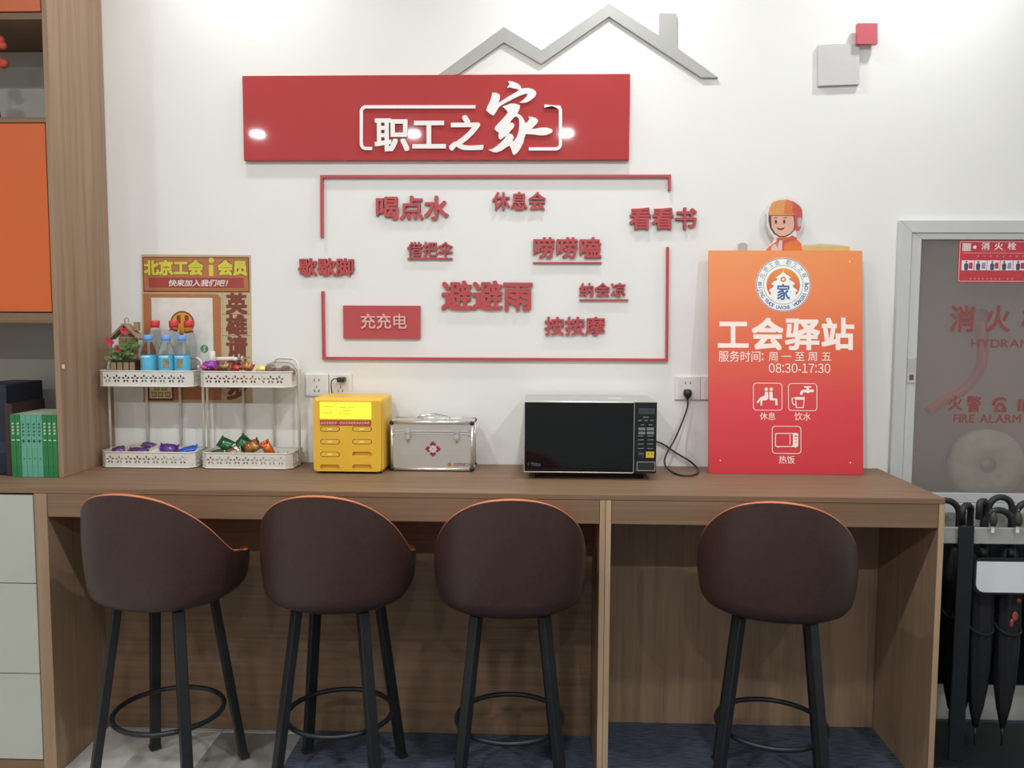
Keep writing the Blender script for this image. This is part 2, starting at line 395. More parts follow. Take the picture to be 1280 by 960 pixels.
# decorative berries in the upper compartment
BX = -1.945
t = thing('berry_branch', 'twig with orange red berries in the upper open shelf', 'decoration', (BX, -.25, 2.2115))
MB().lathe([(.0, 0), (.03, 0), (.036, .03), (.028, .09), (.018, .11), (.02, .12)], (BX, -.25, 2.212), 16).build('vase', mat('dark_vase', '#3b3a38', .4), t)
MB().tube([(BX, -.25, 2.3), (BX+.02, -.26, 2.38), (BX+.06, -.28, 2.42)], .003, 6).tube([(BX+.02, -.26, 2.38), (BX+.05, -.28, 2.46), (BX+.075, -.29, 2.485)], .003, 6).build('twig', mat('twig_bark', '#4d4a3a', .8), t)
M_BERRY = mat('berry_red', '#c4503a', .5)
for p, r, q in (((.07, -.29, 2.487), .022, (1.1, .8, .8)), ((.085, -.292, 2.468), .016, (1, .8, .9)), ((.062, -.285, 2.418), .022, (1, .8, .8)), ((.078, -.28, 2.412), .019, (1, .8, .9))):
    MB().ball((BX+p[0],)+p[1:], r, 8, q).build('berry', M_BERRY, t)

# ------------------------------------------------------------------ wall signs
def wall_rect(x0, x1, y0, y1): return (W(x0, (y0+y1)/2).x, W(x1, (y0+y1)/2).x, W((x0+x1)/2, y1).z, W((x0+x1)/2, y0).z)
sg = thing('sign_board', 'long red acrylic sign board with white raised characters and brackets', 'sign', (-.4, 0, 2.28))
x0, x1, z0, z1 = -1.1235, .3185, 2.1275, 2.4385
MB().box(x0, x1, -.022, -.0005, z0, z1).build('panel', M_RED, sg, bevel=.0015)
YS = -.0225
for ch, a, b_, c, d in (('职', 469.5, 511, 148, 188), ('工', 516, 557, 148, 188), ('之', 562, 603.5, 146.5, 188)):
    xa, xb, za, zb = (W(a, 168, YS).x, W(b_, 168, YS).x, W(500, d, YS).z, W(500, c, YS).z)
    char(MB(), ch, (xa+xb)/2, (za+zb)/2, (xb-xa)/.93, (zb-za)/.90, YS, .006, .026).build('letter', M_WHITEL, sg)
JA = [[(310,52),(370,58),(420,80),(450,105),(460,135),(530,130),(585,140),(618,165),(625,190),(612,225),(570,262),(520,288),(470,295),(440,292),(480,262),(515,225),(533,190),(500,195),(440,215),(370,250),(300,285),(230,325),(205,350),(180,395),(150,437),(110,415),(70,378),(80,340),(105,290),(125,240),(138,180),(185,183),(222,205),(222,240),(208,285),(215,292),(260,260),(330,215),(400,175),(430,155),(420,140),(370,132),(330,120),(303,132),(312,105),(330,90),(325,75)],
      [(250,335),(300,318),(340,302),(390,303),(445,320),(440,360),(415,410),(450,430),(480,465),(505,518),(530,505),(552,465),(535,447),(580,450),(625,465),(648,490),(635,520),(605,550),(570,585),(620,580),(690,568),(750,570),(795,585),(808,605),(790,630),(730,653),(670,655),(600,645),(510,640),(495,680),(480,740),(450,800),(415,850),(385,870),(368,870),(355,830),(340,790),(328,768),(290,790),(240,825),(190,843),(150,842),(120,828),(92,815),(140,805),(190,770),(240,725),(275,690),(290,655),(265,675),(230,702),(212,690),(205,655),(212,620),(185,612),(160,580),(175,555),(230,495),(280,440),(312,398),(290,370)],
      [(390,445),(355,480),(330,515),(365,515),(382,535),(375,565),(345,600),(320,630),(360,645),(378,675),(358,725),(385,710),(410,670),(430,610),(437,540),(435,480),(420,450)]]
MB().shape([wp([(600+a/8.893, 96+b_/8.893) for a, b_ in P], YS) for P in JA], YS, .006).build('letter', M_WHITEL, sg)['label'] = 'large brush-written white character'
def arcpts(cx, cy, r, a0, a1, n=7): return [(cx+r*math.cos(a0+(a1-a0)*k/n), cy+r*math.sin(a0+(a1-a0)*k/n)) for k in range(n+1)]
p1 = [(594.5, 134)] + [(458, 134)] + arcpts(458, 140, 6, -PI/2, -PI, 6)[1:] + [(452, 180)] + arcpts(458, 180, 6, PI, PI/2, 6)[1:] + [(465.5, 186)]
p2 = [(680.5, 133)] + [(696, 133)] + arcpts(694.5, 139, 6, -PI/2, 0, 6) + [(700.5, 180)] + arcpts(694.5, 180.5, 6, 0, PI/2, 6) + [(661, 186.5)]
for p in (p1, p2): MB().shape([stroke(wp(p, YS), .0118)], YS, .006).build('bracket', M_WHITEL, sg)

ro = MB().shape([wp([(546, 96.5), (630, 35), (677, 64), (761, 5.5), (823.5, 46), (823.5, 18), (845, 18), (845, 60.5), (897, 98), (876, 98), (761, 22), (676.5, 81), (630, 54), (573, 94)])], -.0005, .012).build('roof_cutout', M_GREYSIGN)
tag(ro, 'grey cutout of a zigzag roof line with chimney above the red sign', 'wall decoration')
g1 = MB().shape([wp([(1021.5, 57.5), (1072.5, 55.5), (1072.5, 106.5), (1021.5, 108.5)])], -.0005, .014).build('square_plaque', M_GREYSQ)
tag(g1, 'larger pale grey square plaque on the upper right wall', 'wall decoration', 'square plaques on the wall')
g2 = MB().shape([wp([(1067.5, 33), (1092.5, 33), (1092.5, 58.5), (1067.5, 58.5)])], -.0155, .018).build('square_plaque', M_REDSQ)
tag(g2, 'small red square plaque at the corner of the grey square', 'wall decoration', 'square plaques on the wall')

fr = MB()
t1 = .010
P = wp([(403.3, 297), (403, 221.2), (836.5, 220.7), (836.3, 238.5)]); fr.shape([stroke(P, t1)], -.0005, .014)
tag(fr.build('frame_moulding', M_REDL), 'thin red bracket line framing the words from above', 'wall decoration', 'thin red frame lines')
P = wp([(404.3, 364), (405.6, 447.5), (832.8, 449.8), (834, 309)])
tag(MB().shape([stroke(P, t1)], -.0005, .014).build('frame_moulding', M_REDL), 'thin red bracket line framing the words from below', 'wall decoration', 'thin red frame lines')

def word(s, x0, x1, y0, y1, lab, under=None, off=.024):
    p = W((x0+x1)/2, (y0+y1)/2); t = thing('word_sign', lab, 'wall lettering', (p.x, 0, p.z), 'raised red words on the white wall')
    n = len(s); em = (x1-x0)/(n-.06); ym = (y0+y1)/2
    eh = (W(x0, y0).z-W(x0, y1).z)/.95
    for i, ch in enumerate(s):
        c = W(x0+em*(.47+i), ym); ew = (W(x0+em, ym)-W(x0, ym)).x
        char(MB(), ch, c.x, c.z, ew, eh, -.0005, .012, off).build('letter', M_REDL, t)
    if under:
        a, b_, yy, w = under
        MB().shape([stroke(wp([(a, yy), (b_, yy)]), w)], -.0005, .010).build('underline', M_REDL, t)
word('喝点水', 470, 560, 245.5, 275, 'raised red words 喝点水 at the upper left inside the frame')
word('休息会', 616, 682, 240.5, 263, 'raised red words 休息会 at the top centre inside the frame', off=.019)
word('看看书', 787, 870, 260, 287, 'raised red words 看看书 breaking the right frame line')
word('借把伞', 510, 566, 302.5, 321, 'small underlined red words 借把伞 left of centre', (510, 566, 323.5, .007), .015)
word('唠唠嗑', 666, 751, 297, 323, 'larger underlined red words 唠唠嗑 right of centre', (666.5, 752, 328.6, .0055))
word('歇歇脚', 374, 443, 323, 345, 'raised red words 歇歇脚 breaking the left frame line')
word('避避雨', 553, 665.5, 351.5, 388, 'largest raised red words 避避雨 in the middle of the frame', off=.028)
word('纳会凉', 724, 782, 353.5, 371, 'small underlined red words 纳会凉 near the right frame line', (724, 785, 375, .0055), .016)
word('按按摩', 681, 756, 396, 419, 'raised red words 按按摩 at the lower right inside the frame', off=.019)
pl = thing('word_plaque', 'red rectangular plaque with pale raised words 充充电', 'sign', (WX(478, 402), 0, WZ(478, 402)))
a, b_, c, d = wall_rect(430, 526, 382, 423)
MB().box(a, b_, -.014, -.0005, c, d).build('panel', M_REDL, pl, bevel=.001)
a, b_, c, d = wall_rect(452, 509.5, 392, 411)
em = (b_-a)/2.94
for i, ch in enumerate('充充电'):
    char(MB(), ch, a+em*(.47+i), (c+d)/2, em, (d-c)/.95, -.0143, .004, .014).build('letter', mat('pink_letter_acrylic', '#e2a8a2', .4), pl)

# ------------------------------------------------------------------ poster
po = thing('poster', 'brown membership poster with yellow headline pinned behind the wire racks', 'poster', (WX(245, 410), 0, WZ(245, 410)))
def R4(a, b_, c, d, Y=-.005): p = W(a, c, Y); q = W(b_, d, Y); return [(p.x, q.z), (q.x, q.z), (q.x, p.z), (p.x, p.z)]
MB().shape([wp([(177.5, 318), (313.5, 319), (315.5, 504), (180, 502.5)])], -.0005, .004).build('sheet', mat('kraft_beige_print', '#bfae86', .6, var=.04), po)
YP = -.0046
def pr(name, polys, m_, k=0): return MB().shape(polys, YP-k*.0004, .0004).build(name, m_, po)
M_PO = mat('print_orange', '#b0724a', .6); M_PDK = mat('print_dark_brown', '#7d4030', .6); M_PRED = mat('print_brick_red', '#a2443c', .6); M_PY = mat('print_yellow', '#d2c548', .6)
M_PW = mat('print_white', '#dedad2', .6); M_PINK = mat('print_ink_black', '#2b2826', .6)
pr('header_border', [R4(178, 312, 321, 365.5)], M_PDK); pr('header', [R4(179.4, 310.6, 322.5, 363.8)], M_PO, 1)
pr('header_strip', [R4(186, 305, 346.8, 360)], M_PRED, 2)
def ptext(s, a, b_, c, d, m_, k, off, slant=0, dark=None):
    mb = MB(); p = W(a, c, -.005); q = W(b_, d, -.005)
    if dark:
        mk = MB(); line_text(mk, s, p.x, q.x, (p.z+q.z)/2, (p.z-q.z)/.95, YP-k*.0004, .0003, off+.03, slant); mk.build('headline_shadow', dark, po); k += 1
    line_text(mb, s, p.x, q.x, (p.z+q.z)/2, (p.z-q.z)/.95, YP-k*.0004, .0004, off, slant); return mb.build('printed_text', m_, po)
ptext('北京工会 会员', 180.5, 309, 325.5, 344, M_PY, 2, .05, dark=M_PDK)
MB().shape([R4(261, 267, 331, 345)], YP-.0012, .0004).build('printed_text', M_PY, po); MB().shape([(lambda c: circ(c.x, c.z, .0105, 16))(W(264.3, 325.5, -.005))], YP-.0012, .0004).build('printed_text', M_PY, po)
ptext('快来加入我们吧！', 211, 291, 349.5, 358, M_PW, 3, .02, .25)
pr('panel_border', [wp([(179, 367), (272, 367.5), (276, 372), (277, 500), (181, 500)], -.005)], M_PO)
pr('white_panel', [R4(189, 267.5, 372, 462)], M_PW, 1)
c = W(228, 404, -.005)
pr('emblem_arch', [circ(c.x, c.z, .047, 32)], M_PDK, 2)
pr('emblem', [circ(c.x, c.z, .041, 32)], mat('print_amber', '#d79a34', .6), 3)
pr('emblem_mark', [R4(221, 226, 394, 404), R4(231, 236, 394, 404)], M_PDK, 4)
c = W(255.5, 436, -.005)
pr('green_badge', [circ(c.x, c.z, .0155)], mat('print_green', '#4f9a63', .6), 2)
pr('badge_mark', [stroke([(c.x+.006, c.z+.006), (c.x+.002, c.z+.009), (c.x-.002, c.z+.006), (c.x, c.z), (c.x+.002, c.z-.006), (c.x-.002, c.z-.009), (c.x-.006, c.z-.006)], .003)], M_PW, 3)
for i, ch in enumerate('英雄请留步'):
    ya = 366+i*26.9
    if i: pr('divider_line', [R4(278, 312.5, ya-.5, ya+.2)], M_PDK)
    pr('column_cell', [R4(278, 278.5, ya, ya+26)], M_PDK)
    p = W(295.5+i*.25, ya+13.4, -.005)
    char(MB(), ch, p.x, p.z, .083, .081, YP, .0004, .045).build('printed_text', M_PDK, po)
pr('caption_box_shadow', [R4(183, 217.5, 474, 501)], M_PDK, 1); pr('caption_box', [R4(186.5, 215, 470, 498)], M_PW, 2)
for (a, c) in ((193, 482), (202, 482), (189.5, 490), (197.5, 490), (206.5, 490)):
    pr('star_mark', [R4(a, a+6.5, c, c+6.2)], M_PDK, 3); pr('star_mark', [R4(a+.8, a+5.7, c+.8, c+5.4)], M_PY, 4)

# ------------------------------------------------------------------ wire racks
def petals(cx, cz, r):
    P = []
    for k in range(5):
        a = PI/2+k*2*PI/5; ux, uz = math.cos(a), math.sin(a); q = []
        for j in range(8):
            b_ = 2*PI*j/8; l = r*.62+math.cos(b_)*r*.36; w = math.sin(b_)*r*.2*(1.15+.35*math.cos(b_))
            q.append((cx+ux*l-uz*w, cz+uz*l+ux*w))
        P.append(q)
    return P
def tray_side(L, n, H, r):
    polys = [[(0, 0), (L, 0), (L, H), (0, H)]]
    for i in range(n): polys += petals(L*(i+.5)/n, H*.5, r)
    return polys
def rack(X0, X1, Yf, Yb, lab):
    cx = (X0+X1)/2; t = thing('tiered_rack', lab, 'rack', (cx, (Yf+Yb)/2, DESK), 'white two tier racks on the counter')
    for zb in (DESK+.004, 1.285):
        H = .056; c = .022
        pts = [(X0, Yb), (X0, Yf+c), (X0+c, Yf), (X1-c, Yf), (X1, Yf+c), (X1, Yb)]
        tr = MB()
        tr.add([(x, y, zb) for x, y in pts]+[(x, y, zb+.002) for x, y in pts], [(0, 1, 2, 3, 4, 5), (11, 10, 9, 8, 7, 6)]+[(i, (i+1) % 6, (i+1) % 6+6, i+6) for i in range(6)])
        tp = tr.build('tray', M_WHITEMETAL, t)
        segs = [(pts[0], pts[1], 3), (pts[1], pts[2], 0), (pts[2], pts[3], 9), (pts[3], pts[4], 0), (pts[4], pts[5], 3), (pts[5], pts[0], 9)]
        for a, b_, n in segs:
            a = Vector((a[0], a[1], 0)); b_ = Vector((b_[0], b_[1], 0)); L = (b_-a).length; d = (b_-a)/L; nn = Vector((-d.y, d.x, 0))
            v, f = flat(tray_side(L, n, H, .0155), .0012)
            mb = MB().add([a+d*p[0]+Vector((0, 0, zb+p[1]))+nn*(p[2]+.0008) for p in v], f)
            mb.build('pierced_side', M_WHITEMETAL, tp)
        for zz in (zb+.0005, zb+H): MB().tube([(x, y, zz) for x, y in pts], .0026, 6, closed=True).build('rim', M_WHITEMETAL, tp)
    for s, xs in ((1, X0), (-1, X1)):
        xo = xs-s*.0052 if s > 0 else xs+.0052
        ym = (Yf+Yb)/2+.02; zt = 1.385; xi = xs+s*.11; yb = Yb+.0080
        path = [(xo, ym, DESK+.0015), (xo, ym, 1.35)]
        for k in range(1, 7):
            a = PI/2*k/6; q = 1-math.cos(a); path.append((xo+(xi-xo)*.25*q, ym+(yb-ym)*.25*q, 1.35+.035*math.sin(a)))
        for k in range(6, -1, -1):
            a = PI/2*k/6; q = 1-math.cos(a); path.append((xi-(xi-xo)*.25*q, yb-(yb-ym)*.25*q, 1.35+.035*math.sin(a)))
        path.append((xi, yb, DESK+.0015))
        MB().tube(path, .0048, 8).build('side_frame', M_WHITEMETAL, t)
    return t
rack(-1.635, -1.284, -.168, -.022, 'white two tier rack holding water bottles, beside the bookcase')
rack(-1.257, -.918, -.168, -.022, 'white two tier rack holding sweets, beside the yellow station')
TT = 1.2878   # top tray surface
TB = DESK+.0068

# bottles
M_PET = mat('clear_bottle_plastic', '#f2f6f8', .05, trans=1, ior=1.1, var=0); M_LBL = mat('blue_bottle_label', '#58b4d6', .35, var=.1, scale=40)
M_BCAP = mat('pale_blue_cap', '#6f9fe0', .35); M_RCAP = mat('red_cap', '#d2383e', .35); M_LPIC = mat('brown_label_picture', '#8d8468', .5, var=.4, scale=90); M_LBL2 = mat('pale_label_text', '#bfe4ee', .5)
def bottle(x, y, h, r, capm, lab, labelled):
    t = thing('water_bottle', lab, 'bottle', (x, y, TT+.001), 'water bottles on the rack'); z = TT+.001
    MB().lathe([(.0001, 0), (r*.85, 0), (r, .008), (r, h*.30), (r*.95, h*.33), (r, h*.36), (r, h*.62), (r*.93, h*.68), (r*.70, h*.80), (r*.53, h*.87), (r*.52, h*.93), (.0001, h*.93)], (x, y, z), 20).build('body', M_PET, t)
    MB().lathe([(r*.54, h*.905), (r*.63, h*.907), (r*.64, h*.915), (r*.64, h*.99), (r*.59, h), (.0001, h)], (x, y, z), 20).build('cap', capm, t)
    MB().lathe([(r*.54, h*.884), (r*.64, h*.886), (r*.64, h*.897), (r*.54, h*.899)], (x, y, z), 20).build('neck_ring', capm, t)
    if labelled:
        lb = MB().lathe([(r*1.012, h*.12), (r*1.014, h*.122), (r*1.014, h*.60), (r*1.012, h*.602)], (x, y, z), 24).build('wrap_label', M_LBL, t)
        vs = []; R = r*1.022
        for zz in (h*.34, h*.53):
            for k in range(7): a = -PI/2-.35+.75*k/6+labelled; vs.append((x+R*math.cos(a), y+R*math.sin(a), z+zz))
        MB().add(vs, [(k, k+1, k+8, k+7) for k in range(6)]).build('label_picture', M_LPIC, lb)
        vs = []
        for zz in (h*.555, h*.585):
            for k in range(7): a = -PI/2-.7+1.3*k/6; vs.append((x+R*math.cos(a), y+R*math.sin(a), z+zz))
        MB().add(vs, [(k, k+1, k+8, k+7) for k in range(6)]).build('label_band', M_LBL2, lb)
for px, lab in ((185.5, 'blue labelled bottle with pale blue cap, nearest the flower planter'), (208, 'blue labelled bottle with pale blue cap, middle of the front three'), (227.5, 'blue labelled bottle with pale blue cap, right of the front three')):
    bottle(WX(px, 440, -.13), -.13, .185, .028, M_BCAP, lab, {185.5: -.9, 208: .3, 227.5: .05}[px])
for px, lab in ((194, 'clear bottle with red cap, leftmost of the three behind'), (217.5, 'clear bottle with red cap, middle of the three behind'), (236, 'clear bottle with red cap, rightmost of the three behind')):
    bottle(WX(px, 420, -.058), -.058, .238, .0275 if px != 236 else .0265, M_RCAP, lab, 0)
lx, ly = -1.237, -.085
t = thing('lotion_bottle', 'small red bottle with white cap at the right of the water bottles', 'bottle', (lx, ly, TT+.001))
MB().lathe([(.0001, 0), (.015, 0), (.017, .003), (.017, .08), (.013, .088), (.0001, .088)], (lx, ly, TT+.001), 16).build('body', mat('red_bottle', '#b8404a', .35), t)
MB().lathe([(.011, .086), (.0125, .09), (.0125, .122), (.0115, .124), (.0001, .124)], (lx, ly, TT+.001), 16).build('cap', M_WHITEPL, t)
# flower planter house
hx, hy = WX(157.5, 440, -.11), -.105
t = thing('flower_planter', 'wooden birdhouse planter with red artificial flowers on the rack', 'planter', (hx, hy, TT+.001))
M_PINE = wood('weathered_pine', '#8a7458', '#ab9472', 'x', .7); M_LEAF = mat('leaf_green', '#6f8a4c', .6, var=.3, scale=60); M_PETAL = mat('petal_red', '#c43a58', .6, var=.2, scale=80); M_DKW = mat('dark_stained_wood', '#3d3428', .7, var=.2)
z = TT+.001
for i in range(4):
    zz = z+.078+i*.024; MB().box(hx-.036, hx+.036, hy+.012, hy+.02, zz, zz+.0228).build('plank', M_PINE, t, bevel=.0008, seg=1)
MB().shape([[(hx-.036, z+.1742), (hx+.036, z+.1742), (hx, z+.212)]], hy+.02, .008).build('gable', M_PINE, t)
for s in (-1, 1):
    MB().bar((hx+s*.001, hy+.005, z+.224), (hx+s*.058, hy+.005, z+.168), .008, .05).build('roof_board', M_PINE, t, bevel=.001, seg=1)
MB().box(hx+.03, hx+.048, hy-.002, hy+.016, z+.2, z+.232).build('chimney', M_PINE, t, bevel=.001, seg=1)
MB().tube([(hx-.004, hy+.004, z+.222), (hx-.006, hy+.004, z+.240), (hx, hy+.004, z+.248), (hx+.008, hy+.004, z+.244), (hx+.009, hy+.004, z+.232)], .0018, 6).build('hook', mat('hemp_cord', '#a08c70', .9), t)
MB().box(hx-.046, hx+.046, hy-.028, hy+.011, z, z+.092).build('flower_box', M_DKW, t, bevel=.001, seg=1)
for i in range(4):
    x = hx-.036+i*.0235; MB().box(x-.0095, x+.0095, hy-.0322, hy-.0285, z+.052, z+.084).build('picket', M_PINE, t, bevel=.001, seg=1)
MB().box(hx-.048, hx+.048, hy-.0345, hy-.0325, z+.084, z+.087).build('wire_rail', M_BLKMETAL, t)
rnd = random.Random(3)
def leafmesh(c, d, L, w):
    d = Vector(d).normalized(); s = d.cross(Vector((0, -1, .3))).normalized(); n = d.cross(s)
    c = Vector(c); p = [c, c+d*L*.35+s*w, c+d*L*.35-s*w, c+d*L*.75+s*w*.7+n*w*.3, c+d*L*.75-s*w*.7+n*w*.3, c+d*L+n*w*.4]
    return p, [(0, 1, 2), (1, 3, 4, 2), (3, 5, 4)]
for i in range(86):
    cx = hx+rnd.uniform(-.048, .046); zc = z+.088+rnd.uniform(0, .045)+(.035 if cx > hx else 0)*rnd.random()
    v, f = leafmesh((cx, hy-.018+rnd.uniform(-.012, .02), zc), (rnd.uniform(-1, 1), rnd.uniform(-.9, .1), rnd.uniform(-.1, .9)), rnd.uniform(.018, .032), rnd.uniform(.0035, .0065))
    MB().add(v, f).build('leaf', M_LEAF, t, recalc=False)
for cx, zc, r in ((-.044, .156, .017), (-.018, .134, .018), (.008, .200, .018), (-.052, .166, .012), (.02, .196, .014)):
    for k in range(9):
        a = k*2.4; v, f = leafmesh((hx+cx, hy-.032, z+zc), (math.cos(a), -.35, math.sin(a)*.6), r*(.7+.3*rnd.random()), r*.32)
        MB().add(v, f).build('petal', M_PETAL, t, recalc=False)
    MB().tube([(hx+cx, hy-.028, z+zc), (hx+cx*.8, hy-.02, z+.09)], .001, 5).build('stem', M_LEAF, t)

# wrapped snacks
def pillow(name, lab, cat, c, L, Wd, T, rot, m_, seal=None, group=None, seed=0, twist=False):
    rg = random.Random(seed); nu, nv = 10, 14; vs = []
    for i in range(nu+1):
        u = -1+2*i/nu; k = (1-abs(u)**2.6)**.5*.98+.02
        for j in range(nv):
            a = 2*PI*j/nv; ca, sa = math.cos(a), math.sin(a)
            w = Wd/2*(abs(ca)**.7)*(1 if ca > 0 else -1)*(.86+.14*k); h = T/2*sa*k*(1+rg.uniform(-.16, .16))
            vs.append((u*L/2*(1+rg.uniform(-.02, .02)), w*(1+rg.uniform(-.05, .05)), h))
    fs = [(i*nv+j, i*nv+(j+1) % nv, (i+1)*nv+(j+1) % nv, (i+1)*nv+j) for i in range(nu) for j in range(nv)]
    fs += [tuple(range(nv))[::-1], tuple(nu*nv+j for j in range(nv))]
    mtx = Matrix.Translation(Vector(c)) @ Matrix.Rotation(rot[2], 4, 'Z') @ Matrix.Rotation(rot[1], 4, 'Y') @ Matrix.Rotation(rot[0], 4, 'X')
    o = thing(name, lab, cat, c, group)
    mb = MB().add(vs, fs, True); mb.xf(mtx); zmin = min(p[2] for p in mb.v)
    mb.build('wrapper', m_, o)
    for s in (-1, 1):
        v = []; n = 9
        for j in range(n):
            y = Wd/2*(-1+2*j/(n-1)); wv = T*.06*(-1)**j; fan = 1.12 if not twist else 1.0
            x1_ = L/2*.97; x2 = L/2+L*(.11 if not twist else .3)+(L*.012 if j % 2 else 0)
            inn = .9 if not twist else .25
            v += [(s*x1_, y*inn, wv*.3), (s*x2, y*fan, wv)]
        f = [(2*j, 2*j+1, 2*j+3, 2*j+2) for j in range(n-1)]
        MB().add(v, f).xf(mtx).build('crimped_end', seal or m_, o, recalc=False)
    return o
def foil(n, c, r=.22, me=.35, var=.35, sc=55): return mat('wrapper_'+n, c, r, metal=me, var=var, scale=sc, bump=.3)
FW_P = foil('purple_white', '#6a4a7c', var=.75); FW_W = foil('cream', '#c8bfae', me=.1, var=.2); FW_V = foil('violet', '#5d3a86', me=.1, var=.15); FW_B = foil('blue', '#3a62c4', me=.1, var=.2)
FW_G = foil('dark_green', '#33623e', var=.4); FW_GS = foil('green_silver', '#5d6b50', me=.6, var=.7); FW_O = foil('orange', '#c8602e', var=.4); FW_OB = foil('brown_orange', '#a4713c', var=.55); FW_S = foil('silver', '#b9b4a6', me=.8, var=.4)
FW_M = foil('magenta', '#8a3a9a', me=.1, var=.3); FW_BR = foil('brown', '#8c6a48', var=.45); FW_R = foil('red', '#b03a34', me=.1, var=.4); FW_Y = foil('yellow', '#d9cf7c', me=.1, var=.3)
G1, G2, G3 = 'wrapped snacks in the lower left tray', 'wrapped snacks in the lower right tray', 'sweets in the upper right tray'
def at(px, py, Y): return W(px, py, Y)
def snack(lab, px, py, Y, L, Wd, T, rot, m_, seal, g, seed, twist=False, name='wrapped_snack', cat='snack'):
    p = at(px, py-(3 if g == G3 else 0), Y); zf = TT if g == G3 else TB
    return pillow(name, lab, cat, (p.x, Y, max(p.z, zf+.004)), L, Wd, T, rot, m_, seal, g, seed, twist)
snack('small purple and white wrapped snack at the left end of the lower left tray', 148, 563, -.125, .05, .04, .026, (.5, -.25, .3), FW_P, FW_W, G1, 1)
snack('cream wrapped snack lying behind the purple ones in the lower left tray', 168, 561, -.085, .085, .05, .03, (.3, -.1, .1), FW_W, FW_W, G1, 2)
snack('purple wrapped snack with white streaks in the front of the lower left tray', 174, 565, -.140, .075, .042, .028, (.6, .05, -.05), FW_P, FW_P, G1, 3)
snack('flat purple wrapper lying on top of the cream snacks', 186, 556, -.085, .05, .03, .016, (.3, .15, .1), FW_P, FW_W, G1, 4)
snack('cream wrapped snack between the streaked and the violet ones', 193, 564, -.125, .05, .04, .028, (.7, -.3, .3), FW_W, FW_W, G1, 5)
snack('plump violet wrapped snack near the right of the lower left tray', 211, 562, -.125, .056, .046, .036, (1.1, .1, .1), FW_V, FW_V, G1, 6)
snack('bright blue wrapped snack at the right end of the lower left tray', 233, 563, -.115, .07, .034, .022, (.5, -.3, .25), FW_B, FW_B, G1, 7)
snack('flat green and silver wrapper at the left end of the lower right tray', 273, 566, -.13, .06, .038, .02, (.5, -.2, .3), FW_GS, FW_S, G2, 8)
snack('dark green wrapped snack with pointed corner in the lower right tray', 284, 556, -.105, .055, .045, .03, (1.2, .5, .1), FW_G, FW_G, G2, 9)
snack('tall dark green wrapped snack standing up in the lower right tray', 300, 557, -.10, .07, .045, .03, (1.2, -.9, .15), FW_G, FW_G, G2, 10)
snack('brown and silver wrapped snack in front of the green ones', 291, 565, -.145, .05, .032, .022, (.9, -.25, .2), FW_BR, FW_S, G2, 11)
snack('silver striped wrapper leaning beside the brown snack', 297, 563, -.147, .045, .016, .014, (1.0, .95, .1), FW_S, FW_S, G2, 12)
snack('brown and orange wrapped snack with silver end in the lower right tray', 314, 559, -.11, .058, .048, .034, (1.25, -.5, .05), FW_OB, FW_GS, G2, 13)
snack('red orange wrapped snack with pointed top in the lower right tray', 335, 561, -.125, .054, .036, .028, (1.2, 1.1, .1), FW_O, FW_O, G2, 14)
snack('small pale sachet lying low at the right of the lower right tray', 351, 570, -.10, .045, .03, .012, (.2, 0, .1), FW_S, FW_S, G2, 15)
snack('small pink twist sweet at the left end of the upper right tray', 254.5, 462, -.142, .026, .014, .013, (.4, .2, .2), foil('pink', '#c04a82', me=.1), FW_W, G3, 16, True, 'wrapped_sweet', 'sweet')
for i, (dx, mm, nm) in enumerate(((-1.205, FW_M, 'purple sweet under the bright purple one'), (-1.155, FW_BR, 'tan sweet under the tan wrapped one'), (-1.108, FW_R, 'red sweet under the twist-wrapped red one'), (-1.062, FW_OB, 'brown sweet under the golden brown one'), (-1.018, FW_Y, 'yellow sweet under the pale yellow one'))):
    pillow('wrapped_sweet', nm+', seen through the pierced tray', 'sweet', (dx, -.125, TT+.021), .034, .034, .036, (.1, 0, .1*i), mm, mm, G3, 40+i)
snack('bright purple wrapped sweet in the upper right tray', 262, 460, -.125, .044, .036, .034, (.9, -.15, .1), FW_M, FW_M, G3, 17, False, 'wrapped_sweet', 'sweet')
snack('tan wrapped sweet beside the purple one', 280, 461, -.125, .042, .034, .032, (.9, .1, -.1), FW_BR, FW_BR, G3, 18, False, 'wrapped_sweet', 'sweet')
snack('red twist-wrapped sweet in the middle of the upper right tray', 296, 463, -.125, .026, .024, .022, (.7, .2, .1), FW_R, FW_R, G3, 19, True, 'wrapped_sweet', 'sweet')
snack('golden brown wrapped sweet right of the red one', 309, 461, -.125, .04, .034, .03, (.8, .25, 0), FW_OB, FW_R, G3, 20, False, 'wrapped_sweet', 'sweet')
snack('pale yellow wrapped sweet near the clear pouch', 327, 464, -.125, .038, .028, .024, (.6, .1, 0), FW_Y, FW_Y, G3, 21, False, 'wrapped_sweet', 'sweet')
t = thing('cookie_pouch', 'clear pouch of brownish biscuits at the right of the upper right tray', 'snack', (-.985, -.12, TT+.002), None)
p = at(350, 460, -.12)
M_BISC = mat('pinkish_biscuit', '#b8a196', .5, var=.35, scale=70)
for dx, dz, r in ((-.026, .0, .024), (.022, .0, .024), (-.034, .040, .021), (-.004, .036, .016), (.022, .038, .02), (.042, .034, .016)):
    MB().ball((p.x+dx, -.12, TT+.003+r*.85+dz), r, 9, (1.05, .85, .85)).build('biscuit', M_BISC, t)
v = []; n = 12
for i in range(9):
    u = -1+2*i/8; k = max(.15, (1-abs(u)**3)**.5)
    for j in range(n): a = 2*PI*j/n; v.append((p.x+u*.066, -.12+.027*math.cos(a)*k, TT+.0445+.0425*math.sin(a)*k+.004*abs(u)))
MB().add(v, [(i*n+j, i*n+(j+1) % n, (i+1)*n+(j+1) % n, (i+1)*n+j) for i in range(8) for j in range(n)], True).build('clear_wrapper', mat('clear_film', '#f4f2ee', .08, trans=1, ior=1.05, var=0), t)
